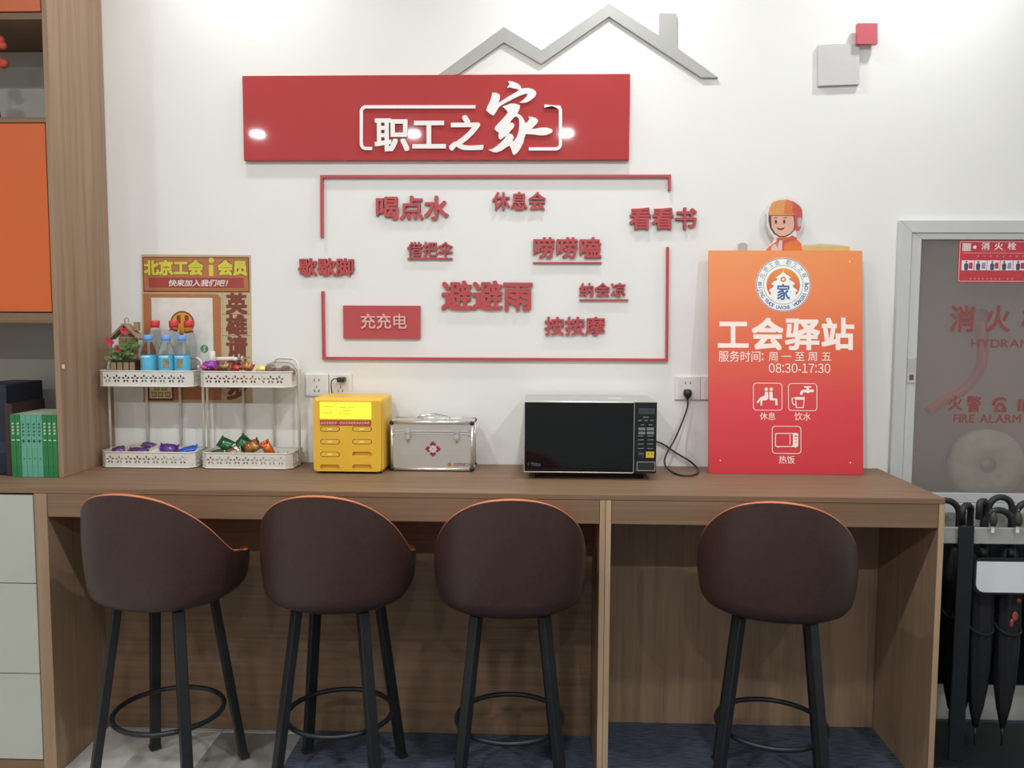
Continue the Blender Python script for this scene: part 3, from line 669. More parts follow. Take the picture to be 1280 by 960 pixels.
t = thing('chrome_tongs', 'silver handle with flared chrome end lying behind the sweets', 'utensil', (-1.17, -.085, TT+.03), None)
a, b_ = at(256, 455, -.09), at(297, 450, -.09)
MB().tube([(a.x-.012, -.06, TT+.003), (a.x-.008, -.06, TT+.06), (a.x+.002, -.06, TT+.082), (a.x+.03, -.06, TT+.092), (b_.x-.03, -.06, TT+.094), (b_.x-.01, -.06, TT+.092)], [.006, .007, .007, .0065, .006, .006], 10).build('handle', mat('pale_striped_plastic', '#d9cdc6', .3), t)
MB().lathe([(.006, -.012), (.007, -.002), (.012, .004), (.017, .007), (.0175, .009), (.0001, .0095)], (b_.x, -.06, TT+.092), 18, 'x').build('flared_end', M_CHROME, t)
MB().box(a.x-.001, b_.x-.02, -.061, -.059, TT+.0025, TT+.084).build('stand_fin', mat('clear_red_plastic', '#9c4a44', .2, trans=.3, var=.1), t)

# ------------------------------------------------------------------ wall sockets
M_SLOT = mat('socket_slot', '#3b3835', .6)
def socket(px0, px1, py0, py1, lab, two=True):
    a, b_, c, d = wall_rect(px0, px1, py0, py1); t = thing('wall_socket', lab, 'wall socket', ((a+b_)/2, 0, (c+d)/2), 'white wall sockets above the counter')
    MB().box(a, b_, -.009, -.0005, c, d).build('plate', M_WHITEPL, t, bevel=.002)
    cx, cz = (a+b_)/2, (c+d)/2
    MB().shape([rrect(a+.010, b_-.010, c+.006, d-.006, .004)], -.0091, .0012).build('inner_plate', mat('socket_inner', '#dcd9d2', .35), t)
    def slot(p, q): MB().shape([stroke([p, q], .0032)], -.0103, .0006).build('slot', M_SLOT, t)
    slot((cx-.009, cz+.024), (cx-.009, cz+.014)); slot((cx+.009, cz+.024), (cx+.009, cz+.014))
    slot((cx, cz-.003), (cx, cz-.011)); slot((cx-.011, cz-.018), (cx-.006, cz-.027)); slot((cx+.011, cz-.018), (cx+.006, cz-.027))
    return (cx, cz)
socket(382.5, 411, 467, 495, 'white wall socket between the right rack and the black adapter')
s2 = socket(412, 440.5, 467, 495, 'white wall socket holding the small black adapter')
s3 = socket(843.5, 875, 470, 499.5, 'white wall socket holding the microwave plug')
socket(875.5, 904, 470, 499.5, 'white wall socket half hidden behind the orange board')
t = thing('charger_plug', 'small black adapter plug with thin cable above the yellow station', 'plug', (s2[0], -.012, s2[1]+.018))
c = W(427, 474.5, -.025)
MB().box(c.x-.015, c.x+.015, -.045, -.0105, c.z-.0095, c.z+.0095).build('body', M_BLACKPL, t, bevel=.004)
MB().tube([(c.x-.014, -.03, c.z+.002), (c.x-.026, -.034, c.z+.004), (c.x-.036, -.036, c.z-.004), (c.x-.039, -.033, c.z-.02), (c.x-.039, -.02, c.z-.06), (c.x-.04, -.012, c.z-.12), (c.x-.04, -.012, c.z-.2), (c.x-.03, -.012, DESK+.004)], .0022, 6).build('cable', M_BLACKPL, t)
def cat(pts, n=6):
    P = [Vector(p) for p in pts]; out = []
    for i in range(len(P)-1):
        a, b_, c_, d = P[max(i-1, 0)], P[i], P[i+1], P[min(i+2, len(P)-1)]
        for k in range(n):
            q = k/n; out.append(.5*((2*b_)+(c_-a)*q+(2*a-5*b_+4*c_-d)*q*q+(3*b_-a-3*c_+d)*q**3))
    return out+[P[-1]]
# ------------------------------------------------------------------ yellow power bank station
XA, XB, YF, ZB, ZTOP = -.822, -.566, -.235, DESK+.003, 1.2545
st = thing('charging_station', 'yellow power bank rental station with lit screen on the counter', 'charging station', ((XA+XB)/2, -.13, DESK))
MB().box(XA, XB, YF+.012, -.03, ZB, ZTOP).build('housing', M_YELLOW, st, bevel=.016, seg=4)
for sx in (XA+.03, XB-.03):
    for sy in (-.2, -.06): MB().lathe([(.01, 0), (.01, .0028)], (sx, sy, DESK+.0004), 12).lathe([(.0001, .0004), (.01, .0004)], (sx, sy, DESK), 12).build('foot', M_BLACKPL, st)
def cap(cx, cz, L, r, n=8):
    return [(cx+L/2-r+r*math.cos(-PI/2+PI*k/n), cz+r*math.sin(-PI/2+PI*k/n)) for k in range(n+1)]+[(cx-L/2+r+r*math.cos(PI/2+PI*k/n), cz+r*math.sin(PI/2+PI*k/n)) for k in range(n+1)]
slots = []
for i, py in enumerate((536.3, 552.2, 568, 584)):
    for px in (412.5, 452.5): slots.append((W(px, py, YF).x, W(px, py, YF).z, i, px < 430))
MB().shape([rrect(XA+.006, XB-.006, ZB+.006, ZTOP-.010, .014, 6)]+[cap(x, z_, .071, .0095) for x, z_, i, l in slots], YF+.0135, .0135).build('front_panel', M_YELLOW, st, bevel=.0012, seg=2, angle=.9)
YF0 = YF-.0001
MB().shape([rrect(*[WX(400, 513, YF), WX(464, 513, YF)], WZ(430, 523.5, YF), WZ(430, 502.7, YF), .001)], YF0, .0012).build('screen', mat('lit_yellow_screen', '#e8e23c', .3, emit=.75, var=.01), st)
mb = MB()
for (a, b_, c) in ((404, 416, 508), (405, 415, 516), (426, 432, 509.5), (436, 441, 509), (424, 428, 516.5), (430, 439, 513.5), (430, 439, 517)):
    x = a
    while x < b_:
        tick(mb, WX(x, c, YF), WZ(x, c, YF), .003, YF-.0014); x += 2.4
mb.build('screen_text', mat('screen_ink', '#9a9a28', .5), st)
MB().shape([rrect(WX(400, 528, YF), WX(464, 528, YF), WZ(430, 532, YF), WZ(430, 525.2, YF), .001)], YF0, .0008).build('red_strip', mat('strip_red', '#a8452a', .5), st)
mb = MB(); x = 402.5
while x < 462:
    if not 420 < x < 424: tick(mb, WX(x, 528.6, YF), WZ(x, 528.6, YF), .0055, YF-.0009)
    x += 3.4
mb.build('strip_text', mat('strip_ink', '#e8c0a8', .5), st)
posn = {0: 'top', 1: 'second', 2: 'third', 3: 'bottom'}
for x, z_, i, l in slots:
    if (i, l) in ((0, True), (0, False), (1, True), (1, False), (2, True)):
        o = thing('power_bank', 'yellow power bank in the %s row, %s slot of the station' % (posn[i], 'left' if l else 'right'), 'power bank', (x, YF, z_), 'power banks in the yellow station')
        MB().shape([cap(x, z_, .066, .0075)], YF+.011, .0125).build('case', M_YELLOW, o, bevel=.001, seg=1)
        MB().shape([cap(x, z_, .018, .0016)], YF-.0016, .0006).build('status_light', mat('white_status_light', '#fff3d0', .4, emit=.5 if l and i else .0), o)

# ------------------------------------------------------------------ first aid case
XA, XB, YF, YK, ZB, ZTOP = -.551, -.245, -.17, -.045, DESK+.002, 1.1665
ac = thing('first_aid_case', 'silver aluminium first aid case with red cross emblem', 'first aid case', ((XA+XB)/2, -.11, DESK))
zs = WZ(540, 540.5, YF)
MB().box(XA+.004, XB-.004, YF+.004, YK-.004, ZB+.003, zs-.001).build('box', M_ALU, ac, bevel=.001)
lid = MB().box(XA+.004, XB-.004, YF+.004, YK-.004, zs+.001, ZTOP-.003).build('lid', M_ALU, ac, bevel=.001)
def trim(a, b_, r): MB().tube([a, b_], r, 10).build('edge_trim', M_ALUTRIM, ac)
for y in (YF+.006, YK-.006):
    trim((XA+.012, y, ZTOP-.006), (XB-.012, y, ZTOP-.006), .007); trim((XA+.012, y, ZB+.006), (XB-.012, y, ZB+.006), .006)
    for x in (XA+.006, XB-.006): trim((x, y, ZB+.012), (x, y, ZTOP-.014), .006)
for x in (XA+.006, XB-.006):
    for zz in (ZB+.006, ZTOP-.006): trim((x, YF+.012, zz), (x, YK-.012, zz), .006)
for zz in (zs+.004, zs-.004): MB().box(XA+.002, XB-.002, YF+.0015, YF+.0039, zz-.0032, zz+.0032).build('seam_trim', M_ALUTRIM, ac, bevel=.0006, seg=1)
for x in (XA+.006, XB-.006):
    for y in (YF+.006, YK-.006):
        for zz in (ZB+.0085, ZTOP-.008): MB().ball((x, y, zz), .0098, 8, (1, 1, .85)).build('corner_cap', M_BLACKPL, ac)
for px in (510, 571):
    x = WX(px, 545, YF)
    lt = MB().box(x-.0105, x+.0105, YF-.004, YF+.0012, zs-.002, zs+.013).build('latch', M_CHROME, ac, bevel=.001)
    MB().box(x-.009, x+.009, YF-.007, YF+.0012, zs-.026, zs-.004).build('latch_hasp', M_CHROME, lt, bevel=.0015)
    MB().tube([(x-.008, YF-.007, zs-.003), (x+.008, YF-.007, zs-.003)], .0025, 8).build('latch_pin', M_CHROME, lt)
    MB().lathe([(.0001, -.0065), (.004, -.006), (.004, 0)], (x, YF+.002, zs-.034), 10, 'y').build('keyhole', M_CHROME, lt)
for x in (XA+.012, XB-.016):
    for zz in (zs+.0095, zs-.0095): MB().lathe([(.0001, -.003), (.0035, -.0025), (.0042, 0), (.0042, .003)], (x, YF+.002, zz), 10, 'y').build('rivet', M_CHROME, ac)
hc = (XA+XB)/2
hd = MB().tube(cat([(hc-.05, -.107, ZTOP+.008), (hc-.03, -.107, ZTOP+.012), (hc-.018, -.107, ZTOP+.015), (hc, -.107, ZTOP+.016), (hc+.018, -.107, ZTOP+.015), (hc+.03, -.107, ZTOP+.012), (hc+.05, -.107, ZTOP+.008)], 3), .0045, 8).build('handle', M_CHROME, ac)
for s in (-1, 1): MB().box(hc+s*.05-.010, hc+s*.05+.010, -.117, -.097, ZTOP-.003, ZTOP+.011).build('handle_mount', M_CHROME, hd, bevel=.003)
c = W(541, 561.5, YF)
M_EMB = mat('emblem_dark_red', '#8c3046', .5)
q = .0295
MB().shape([[(c.x-q, c.z), (c.x, c.z-q), (c.x+q, c.z), (c.x, c.z+q)]], YF+.0039, .0005).build('cross_emblem', M_EMB, ac)
M_EMBW = mat('emblem_pale', '#cfc4c0', .5)
for dx, dz in ((0, 1), (1, 0), (0, -1), (-1, 0)): MB().shape([circ(c.x+dx*.0085, c.z+dz*.0085, .0058, 14)], YF+.0034, .0003).build('emblem_petal', M_EMBW, ac)
for sg_ in (-1, 1): MB().shape([stroke([(c.x-.0155, c.z-sg_*.0155), (c.x+.0155, c.z+sg_*.0155)], .0042)], YF+.0034, .00035).build('emblem_ray', M_EMBW, ac)
c = W(561.5, 581, YF)
MB().shape([circ(c.x, c.z, .0078)], YF+.0039, .0005).build('round_logo', mat('logo_amber', '#c98a3a', .5), ac)
MB().shape([circ(c.x, c.z, .005), circ(c.x, c.z, .0035)], YF+.0034, .0004).build('round_logo_ring', M_EMB, ac)
mb = MB(); line_text(mb, '北京市总工会', WX(566.5, 581, YF), WX(589.5, 581, YF), c.z+.001, .0135, YF+.0039, .0005, .015, .2); mb.build('printed_name', M_EMB, ac)

# ------------------------------------------------------------------ microwave
XA, XB, YF, YK, ZB, ZTOP = -.059, .4005, -.30, -.03, 1.006, 1.2545
mw = thing('microwave', 'black and silver microwave oven with dark glass door on the counter', 'microwave', ((XA+XB)/2, -.16, DESK))
M_BGLASS = mat('black_door_glass', '#0b1012', .06, var=.15, scale=8, spec=.35); M_MWTOP = mat('silver_case', '#aeafab', .4, metal=.2, var=.02)
MB().box(XA+.002, XB-.002, YF+.016, YK, ZB, ZTOP).build('case', M_MWTOP, mw, bevel=.003)
MB().box(XA+.05, XB-.07, YK+.0005, YK+.010, ZB+.03, ZTOP-.03).build('rear_cover', M_BLACKPL, mw, bevel=.003)
xd = WX(792.5, 545, YF)
dr = MB().box(XA+.003, xd-.002, YF, YF+.015, ZB+.003, ZTOP-.004).build('door', M_BGLASS, mw, bevel=.0015)
for a in ((XA, xd-.001, ZTOP-.0038, ZTOP), (XA, xd-.001, ZB-.001, ZB+.0028), (XA, XA+.0028, ZB+.0029, ZTOP-.0039)):
    MB().box(a[0], a[1], YF-.0005, YF+.015, a[2], a[3]).build('door_trim', M_ALUTRIM, dr, bevel=.0006, seg=1)
mb = MB(); line_text(mb, 'Midea', WX(664, 580, YF), WX(676, 580, YF), WZ(670, 580, YF), .02, YF, .0003, .0, latin=True); mb.build('logo', mat('dim_silver_print', '#6a6c6c', .4), dr)
c = W(661.2, 580, YF); MB().shape([stroke(arcpts(c.x, c.z, .004, .6, 5.4, 12), .0012)], YF, .0003).build('logo', MATS['dim_silver_print'], dr)
cpn = MB().box(xd, XB, YF, YF+.015, ZB, ZTOP-.001).build('control_panel', mat('black_panel', '#15181a', .25, var=.1), mw, bevel=.002)
MB().box(xd-.0008, xd+.0006, YF-.0006, YF-.0001, ZB+.002, ZTOP-.003).build('panel_trim', M_ALUTRIM, cpn)
MB().box(xd, XB, YF-.0006, YF+.012, ZTOP-.0009, ZTOP+.0015).build('panel_trim', M_ALUTRIM, cpn)
def prect(a, b_, c, d): return rrect(WX(a, c, YF), WX(b_, c, YF), WZ(a, d, YF), WZ(a, c, YF), .0008, 2)
MB().shape([prect(798, 818.5, 510, 517.5)], YF, .0006).build('display', mat('display_grey', '#3a4042', .3, var=.5, scale=400), cpn)
mb = MB()
for yy, xs in ((521.5, (806, 809)), (525.5, (800, 807.5, 815)), (531, (803, 813))):
    for x in xs:
        for k in (-1.4, 0, 1.4): tick(mb, WX(x+k, yy, YF), WZ(x+k, yy, YF), .0024, YF, .0003)
for yy in (545, 549.8, 555, 560.5):
    for x in (801, 813):
        for k in (-3, -1.5, 0, 1.5, 3): tick(mb, WX(x+k, yy, YF), WZ(x+k, yy, YF), .0022, YF, .0003)
mb.build('panel_print', mat('panel_print_grey', '#9a9c9c', .5), cpn)
for yy in (536, 541):
    for a, b_ in ((798, 806.5), (808.5, 817.5)): MB().shape([prect(a, b_, yy-1.6, yy+1.8)], YF, .0008).build('button', mat('button_grey', '#7d8080', .4), cpn)
MB().shape([prect(797, 805.5, 564.5, 571.5)], YF, .001).build('button', mat('button_black', '#26292b', .4), cpn)
mb = MB()
for k in (799.5, 801.5, 803.5): tick(mb, WX(k, 567, YF), WZ(k, 567, YF), .0026, YF-.001, .0003)
mb.build('button_print', MATS['panel_print_grey'], cpn)
MB().shape([prect(807.5, 817.5, 564.5, 572)], YF, .001).build('button', mat('button_yellow', '#d8b93a', .4), cpn)
mb = MB()
for k in (810.5, 814.5): tick(mb, WX(k, 567.5, YF), WZ(k, 567.5, YF), .003, YF-.001, .0003)
mb.build('button_print', M_BLACKPL, cpn)
a, b_, c, d = WX(796, 577, YF), WX(819, 577, YF), WZ(800, 588.5, YF), WZ(800, 577, YF)
MB().shape([rrect(a, b_, c, d, .0012), rrect(a+.0022, b_-.0022, c+.0022, d-.0022, .001)], YF, .002).build('door_button_frame', mat('frame_grey', '#a9acac', .3, metal=.4), cpn)
MB().shape([rrect(a+.0028, b_-.0028, c+.0028, d-.0028, .001)], YF, .001).build('door_button', MATS['button_black'], cpn)
for sx in (XA+.05, XB-.05):
    for sy in (YF+.05, YK-.04): MB().lathe([(.0001, 0), (.012, 0), (.014, .02), (.014, ZB-DESK+.001)], (sx, sy, DESK+.0003), 14).build('foot', M_BLACKPL, mw)
MB().shape([[(.24, -.19), (.29, -.19), (.29, -.165), (.24, -.165)]], 0, .0005).xf(Matrix(((1, 0, 0, 0), (0, 0, 1, 0), (0, -1, 0, ZTOP+.0003), (0, 0, 0, 1)))).build('warning_sticker', M_WHITEPL, mw)

# power cord of the microwave
c = W(859.5, 491, -.02); cr = .0035; zc = DESK+cr+.002
def desk(px, py): d = ray(px, py); q = CAM+d*((zc-CAM.z)/d.z); return (q.x, q.y, zc)
pts = [(c.x, -.024, c.z-.022), tuple(W(859, 510, -.028)), tuple(W(851.5, 530.7, -.04)), tuple(W(843, 550, -.055)), tuple(W(834.6, 564.5, -.08)), tuple(W(830.6, 575, -.10)), tuple(W(832.5, 583.5, -.13)), desk(841, 590.5), desk(853.6, 594.5), desk(866.3, 594), desk(872.6, 590),
       tuple(W(870.5, 583.8, -.035)), tuple(W(860, 575, -.022)), tuple(W(845, 566.2, -.014)), tuple(W(823.5, 552.9, -.011)), (.36, -.011, W(812, 548, -.011).z)]
cab = MB().tube([(p[0], p[1], max(p[2], DESK+cr+.0008)) for p in cat(pts)], cr, 7).build('power_cord', M_BLACKPL, mw)
MB().lathe([(.004, .012), (.009, .012), (.0165, .004), (.0165, -.006), (.008, -.019), (.005, -.024)], (c.x, -.024, c.z), 6).build('plug', M_BLACKPL, cab)
MB().box(c.x-.013, c.x+.013, -.022, -.0105, c.z-.013, c.z+.013).build('plug_face', M_BLACKPL, cab, bevel=.003)

# ------------------------------------------------------------------ orange service board
BW, BH, LEAN = .557, .817, -.111
bd = thing('service_board', 'orange and red printed service station board leaning against the wall', 'sign board', (.612, -.148, DESK+.001))
def B(px, py):
    v = (592-(py-(px-886)*.008))/278; px0 = 885.7+.8*(1-v); px1 = 1072+4.6*(1-v)
    return ((px-px0)/(px1-px0)*BW, v*BH)
def bl(mb, name, m_):
    me = mb; o = None
    mesh = bpy.data.meshes.new(name); mesh.from_pydata(me.v, [], me.f)
    bm = bmesh.new(); bm.from_mesh(mesh); bmesh.ops.recalc_face_normals(bm, faces=bm.faces); bm.to_mesh(mesh); bm.free()
    mesh.materials.append(m_); o = bpy.data.objects.new(name, mesh); COL.objects.link(o); o.parent = bd; return o
MBD = gradient('orange_to_red_print', [(0, '#cb3440'), (.3, '#d8434a'), (.55, '#e06348'), (.8, '#ea8550'), (1, '#e98f52')], 0, BH, .35)
bl(MB().box(0, BW, 0, .01, 0, BH), 'sheet', MBD)
M_BW = mat('board_print_white', '#fbe9df', .45, var=.01)
def btext(s, x0, x1, y0, y1, off, latin=False, m_=None, k=0):
    a = B(x0, y1); b_ = B(x1, y0); mb = MB()
    line_text(mb, s, a[0], b_[0], (a[1]+b_[1])/2, (b_[1]-a[1])/(.95 if not latin else .72), -.0001-k*.0004, .0004, off, latin=latin)
    return bl(mb, 'printed_text', m_ or M_BW)
for i, (ch, xa, xb) in enumerate((('工', 898, 934), ('会', 940, 976), ('驿', 981, 1020), ('站', 1025, 1062))):
    a = B(xa, 438); b_ = B(xb, 400); mb = MB(); char(mb, ch, (a[0]+b_[0])/2, (a[1]+b_[1])/2, (b_[0]-a[0])/.92, (b_[1]-a[1])/.93, -.0001, .0004, .03); bl(mb, 'printed_text', M_BW)
btext('服务时间', 898.5, 950, 440, 453.5, .004); btext('：', 950, 960, 440, 453, .01)
for ch, x in zip('周一至周五', (965.5, 981.5, 997.5, 1013.5, 1030)): btext(ch, x-5.8, x+5.8, 441, 453, .004)
btext('０８：３０-１７：３０', 959.5, 1035.5, 456.5, 467, .004, latin=True)
btext('休息', 949.5, 968.5, 516.5, 526, .004); btext('饮水', 992, 1011.5, 516.5, 526.5, .004); btext('热饭', 973, 992.5, 570, 580, .004)
def bpoly(polys, name, m_, k=0): return bl(MB().shape([[B(*p) for p in P] for P in polys], -.0001-k*.0004, .0004), name, m_)
def icon_box(x0, x1, y0, y1):
    a = B(x0, y1); b_ = B(x1, y0)
    bl(MB().shape([rrect(a[0], b_[0], a[1], b_[1], .012), rrect(a[0]+.0022, b_[0]-.0022, a[1]+.0022, b_[1]-.0022, .010)], -.0001, .0004), 'icon_frame', M_BW)
icon_box(941, 976.5, 480, 514); icon_box(984, 1019, 480.5, 514.5); icon_box(964.5, 1000, 533.5, 567.5)
K = lambda P, ox, oy: [(ox+a/8, oy+b_/8) for a, b_ in P]
ox, oy = 930, 470
def ci(x, y, r): return [(x+r*math.cos(2*PI*k/14), y+r*math.sin(2*PI*k/14)) for k in range(14)]
bpoly([K(ci(215, 142, 17), ox, oy)], 'rest_icon', M_BW); bpoly([K(ci(263, 142, 17), ox, oy)], 'rest_icon', M_BW)
bpoly([K([(203, 168), (234, 166), (236, 235), (222, 250), (178, 254), (176, 303), (160, 303), (160, 252), (136, 280), (120, 272), (155, 225), (200, 205)], ox, oy)], 'rest_icon', M_BW)
bpoly([K([(247, 168), (277, 168), (280, 232), (322, 234), (328, 302), (306, 302), (304, 252), (255, 252), (246, 236)], ox, oy)], 'rest_icon', M_BW)
bpoly([K([(585, 112), (655, 112), (655, 126), (632, 128), (632, 144), (680, 146), (680, 170), (645, 172), (622, 182), (600, 172), (578, 174), (568, 198), (545, 198), (548, 170), (565, 150), (608, 144), (608, 128), (585, 126)], ox, oy)], 'water_icon', M_BW)
bpoly([K([(498, 220), (593, 220), (583, 328), (507, 328)], ox, oy), K([(508, 246), (583, 246), (575, 320), (515, 320)], ox, oy)], 'water_icon', M_BW)
bpoly([K([(500, 224), (464, 228), (468, 275), (480, 298), (506, 302), (505, 292), (486, 288), (476, 270), (473, 236), (500, 233)], ox, oy)], 'water_icon', M_BW)
def rr8(x0, x1, y0, y1, r): return [(a, b_) for a, b_ in rrect(x0, x1, y0, y1, r, 4)]
bpoly([K(rr8(305, 532, 576, 714, 16), ox, oy), K(rr8(313, 480, 584, 706, 12), ox, oy), K(rr8(496, 524, 600, 614, 4), ox, oy), K(ci(510, 640, 7), ox, oy), K(ci(510, 668, 7), ox, oy)], 'heating_icon', M_BW)
bpoly([K([(448, 594), (455, 594), (455, 690), (448, 690)], ox, oy), K([(328, 714), (344, 714), (338, 722)], ox, oy), K([(500, 714), (514, 714), (508, 726)], ox, oy)], 'heating_icon', M_BW)
for p in ((901, 576), (1060.5, 578.5), (1057, 329)): bpoly([[(p[0]+.9*math.cos(k*PI/4), p[1]+.9*math.sin(k*PI/4)) for k in range(8)]], 'nail_mark', M_BW)
# round emblem
ec = B(976.7, 357.5); er = .0995
def dis(r, n=44): return circ(ec[0], ec[1], r, n)
M_EW = mat('emblem_white', '#f2f1ec', .45, var=.01); M_EG = mat('emblem_green', '#4b7a58', .5); M_EB = mat('emblem_blue', '#46549a', .5); M_EO = gradient('emblem_orange_red', [(0, '#d94f4a'), (1, '#e39a3a')], ec[1]-.03, ec[1]+.065)
bl(MB().shape([dis(er)], -.0001, .0004), 'emblem_disc', M_EW)
bl(MB().shape([dis(er*.985), dis(er*.962)], -.0005, .0003), 'emblem_ring', M_EB)
bl(MB().shape([dis(er*.725), dis(er*.71)], -.0005, .0003), 'emblem_ring', M_EG)
pts = [(ec[0]+er*.61*math.cos(a), ec[1]+er*.61*math.sin(a)) for a in [(-.66+(PI+1.32)*k/30) for k in range(31)]]
bl(MB().shape([pts], -.0005, .0003), 'emblem_sun', M_EO)
tp = [(0, .58), (.015, .46), (.07, .42), (.13, .36), (.27, .28), (.27, .25), (.2, .22), (.24, .16), (.32, .13), (.42, .05), (.42, .01), (.33, -.02), (.38, -.1), (.5, -.18), (.52, -.24), (.45, -.27), (.45, -.55)]
tp = [(ec[0]+x*er, ec[1]+y*er) for x, y in tp]+[(ec[0]-x*er, ec[1]+y*er) for x, y in tp[::-1][:-1]]
bl(MB().shape([tp], -.0009, .0003), 'emblem_temple', M_EW)
bl(MB().shape([circ(ec[0], ec[1]+.2*er, .1*er, 16), circ(ec[0], ec[1]+.2*er, .045*er, 12)], -.0013, .0003), 'emblem_coin', mat('emblem_amber', '#d08a34', .5))
mb = MB(); char(mb, '家', ec[0], ec[1]-.27*er, .5*er, .62*er, -.0013, .0003, .02); bl(mb, 'emblem_character', mat('emblem_slate_blue', '#4a6a9c', .5))
mb = MB()
for ch, d in list(zip('北京工会', (157, 138, 121, 105)))+list(zip('职工之家', (76, 59, 42, 24))):
    a = math.radians(d); char(mb, ch, ec[0]+er*.845*math.cos(a), ec[1]+er*.845*math.sin(a), .2*er, .2*er, -.0005, .0003, .0, rot=a-PI/2)
bl(mb, 'emblem_text', M_EG)
mb = MB(); txt = 'BEIJING TRADE UNIONS  WORKERS HOME'; n = len(txt)
for i, ch in enumerate(txt):
    if ch == ' ': continue
    d = 176+(364-176)*i/(n-1); a = math.radians(d); char(mb, ch, ec[0]+er*.845*math.cos(a), ec[1]+er*.845*math.sin(a), .16*er, .19*er, -.0005, .0003, .015, rot=a+PI/2, latin=True)
bl(mb, 'emblem_text', M_EB)
bd.rotation_euler = (LEAN, 0, 0)

# ------------------------------------------------------------------ courier cutout behind the board
YC = -.028
cz = thing('cutout_figure', 'flat cutout of a helmeted courier standing behind the orange board', 'cutout', (.89, YC, DESK))
CK = lambda P, ox=920, oy=230: [(lambda q: (q.x, q.z))(W(ox+a/8, oy+b_/8, YC)) for a, b_ in P]
zb = DESK+.001
outl = CK([(10, 600), (40, 585), (85, 585), (118, 605), (118, 660), (112, 690), (250, 690), (300, 640), (360, 590), (385, 545), (330, 500), (295, 430), (280, 350), (285, 290), (310, 230), (350, 175), (420, 140), (500, 130), (570, 150), (630, 190), (660, 250), (672, 340), (665, 420), (640, 465), (600, 485), (605, 560), (650, 600), (700, 600), (860, 590), (1000, 600), (1130, 622), (1135, 690)])
xs = [p[0] for p in outl]
body = outl+[(max(xs), 1.70), (1.02, 1.62), (1.0, zb), (.78, zb), (.76, 1.62), (min(xs), 1.70)]
MB().shape([body], YC, .006).build('panel', mat('cutout_pale_edge', '#e6dcd6', .5), cz)
def cf(name, P, m_, k): return MB().shape([CK(P)], YC-.0061-k*.0003, .0003).build(name, m_, cz)
M_SK = mat('print_skin', '#e0ac98', .5); M_HO = mat('print_helmet_orange', '#dd9a5c', .5); M_HR = mat('print_helmet_red', '#c9584a', .5); M_DK = mat('print_dark_line', '#5a3a30', .5); M_OV = mat('print_jacket_orange', '#e0793e', .5); M_GY = mat('print_visor_grey', '#b4b0b2', .5)
cf('jacket', [(270, 690), (320, 630), (390, 580), (420, 540), (500, 530), (600, 555), (650, 600), (665, 690)], M_OV, 0)
cf('jacket_collar', [(400, 545), (425, 535), (470, 560), (560, 515), (605, 540), (600, 565), (540, 575), (480, 600), (462, 690), (455, 690), (462, 560), (430, 560), (415, 600)], M_HR, 1)
cf('hand', [(345, 690), (350, 630), (385, 600), (410, 640), (430, 560), (460, 565), (455, 690)], mat('print_glove', '#d9c4bc', .5), 2)
cf('helmet_back', [(318, 310), (330, 250), (355, 190), (420, 165), (500, 158), (570, 178), (625, 215), (655, 260), (660, 330), (650, 420), (630, 470), (600, 475), (570, 440), (330, 400)], M_HR, 1)
cf('helmet_shell', [(318, 310), (330, 250), (355, 190), (420, 165), (500, 160), (550, 195), (560, 240), (545, 280), (578, 310), (570, 325), (330, 325)], M_HO, 2)
cf('helmet_stripe', [(500, 160), (545, 178), (570, 210), (545, 240), (560, 280), (575, 310), (475, 300), (478, 220)], mat('print_deep_orange', '#d57a48', .5), 3)
cf('face_outline', [(320, 315), (578, 315), (588, 400), (580, 460), (540, 505), (480, 532), (430, 532), (375, 500), (335, 440), (322, 380)], M_DK, 3)
cf('face', [(345, 322), (568, 322), (578, 400), (572, 455), (535, 497), (478, 522), (432, 522), (385, 492), (352, 435), (346, 380)], M_SK, 4)
for x in (394, 476): cf('eye', [(x+12*math.cos(k*PI/6), 380+21*math.sin(k*PI/6)) for k in range(12)], M_DK, 5)
for x in (390, 482): cf('eyebrow', [(x-18, 342), (x, 333), (x+20, 338), (x+20, 344), (x, 341), (x-16, 349)], M_DK, 5)
cf('mouth', [(398, 432), (415, 442), (440, 446), (465, 441), (482, 430), (474, 452), (452, 463), (425, 462), (408, 450)], M_DK, 5)
cf('nose', [(428, 408), (440, 402), (450, 408), (442, 416)], mat('print_skin_shade', '#d4937e', .5), 5)
cf('ear_pad', [(610, 350), (632, 335), (650, 345), (655, 390), (645, 425), (622, 435), (608, 400)], M_GY, 3)
cf('visor', [(285, 300), (300, 300), (305, 420), (340, 490), (380, 540), (365, 545), (320, 495), (290, 420)], M_GY, 1)
cf('glove', [(18, 690), (15, 605), (45, 590), (85, 590), (112, 610), (108, 690)], M_GY, 1)
cf('parcel', [(660, 690), (665, 615), (860, 600), (1130, 625), (1130, 690)], mat('print_parcel_yellow', '#d8b970', .5), 1)
cf('parcel_lid', [(690, 612), (860, 598), (1130, 625), (1125, 632), (860, 622), (700, 630)], mat('print_parcel_pale', '#cfc8a8', .5), 2)
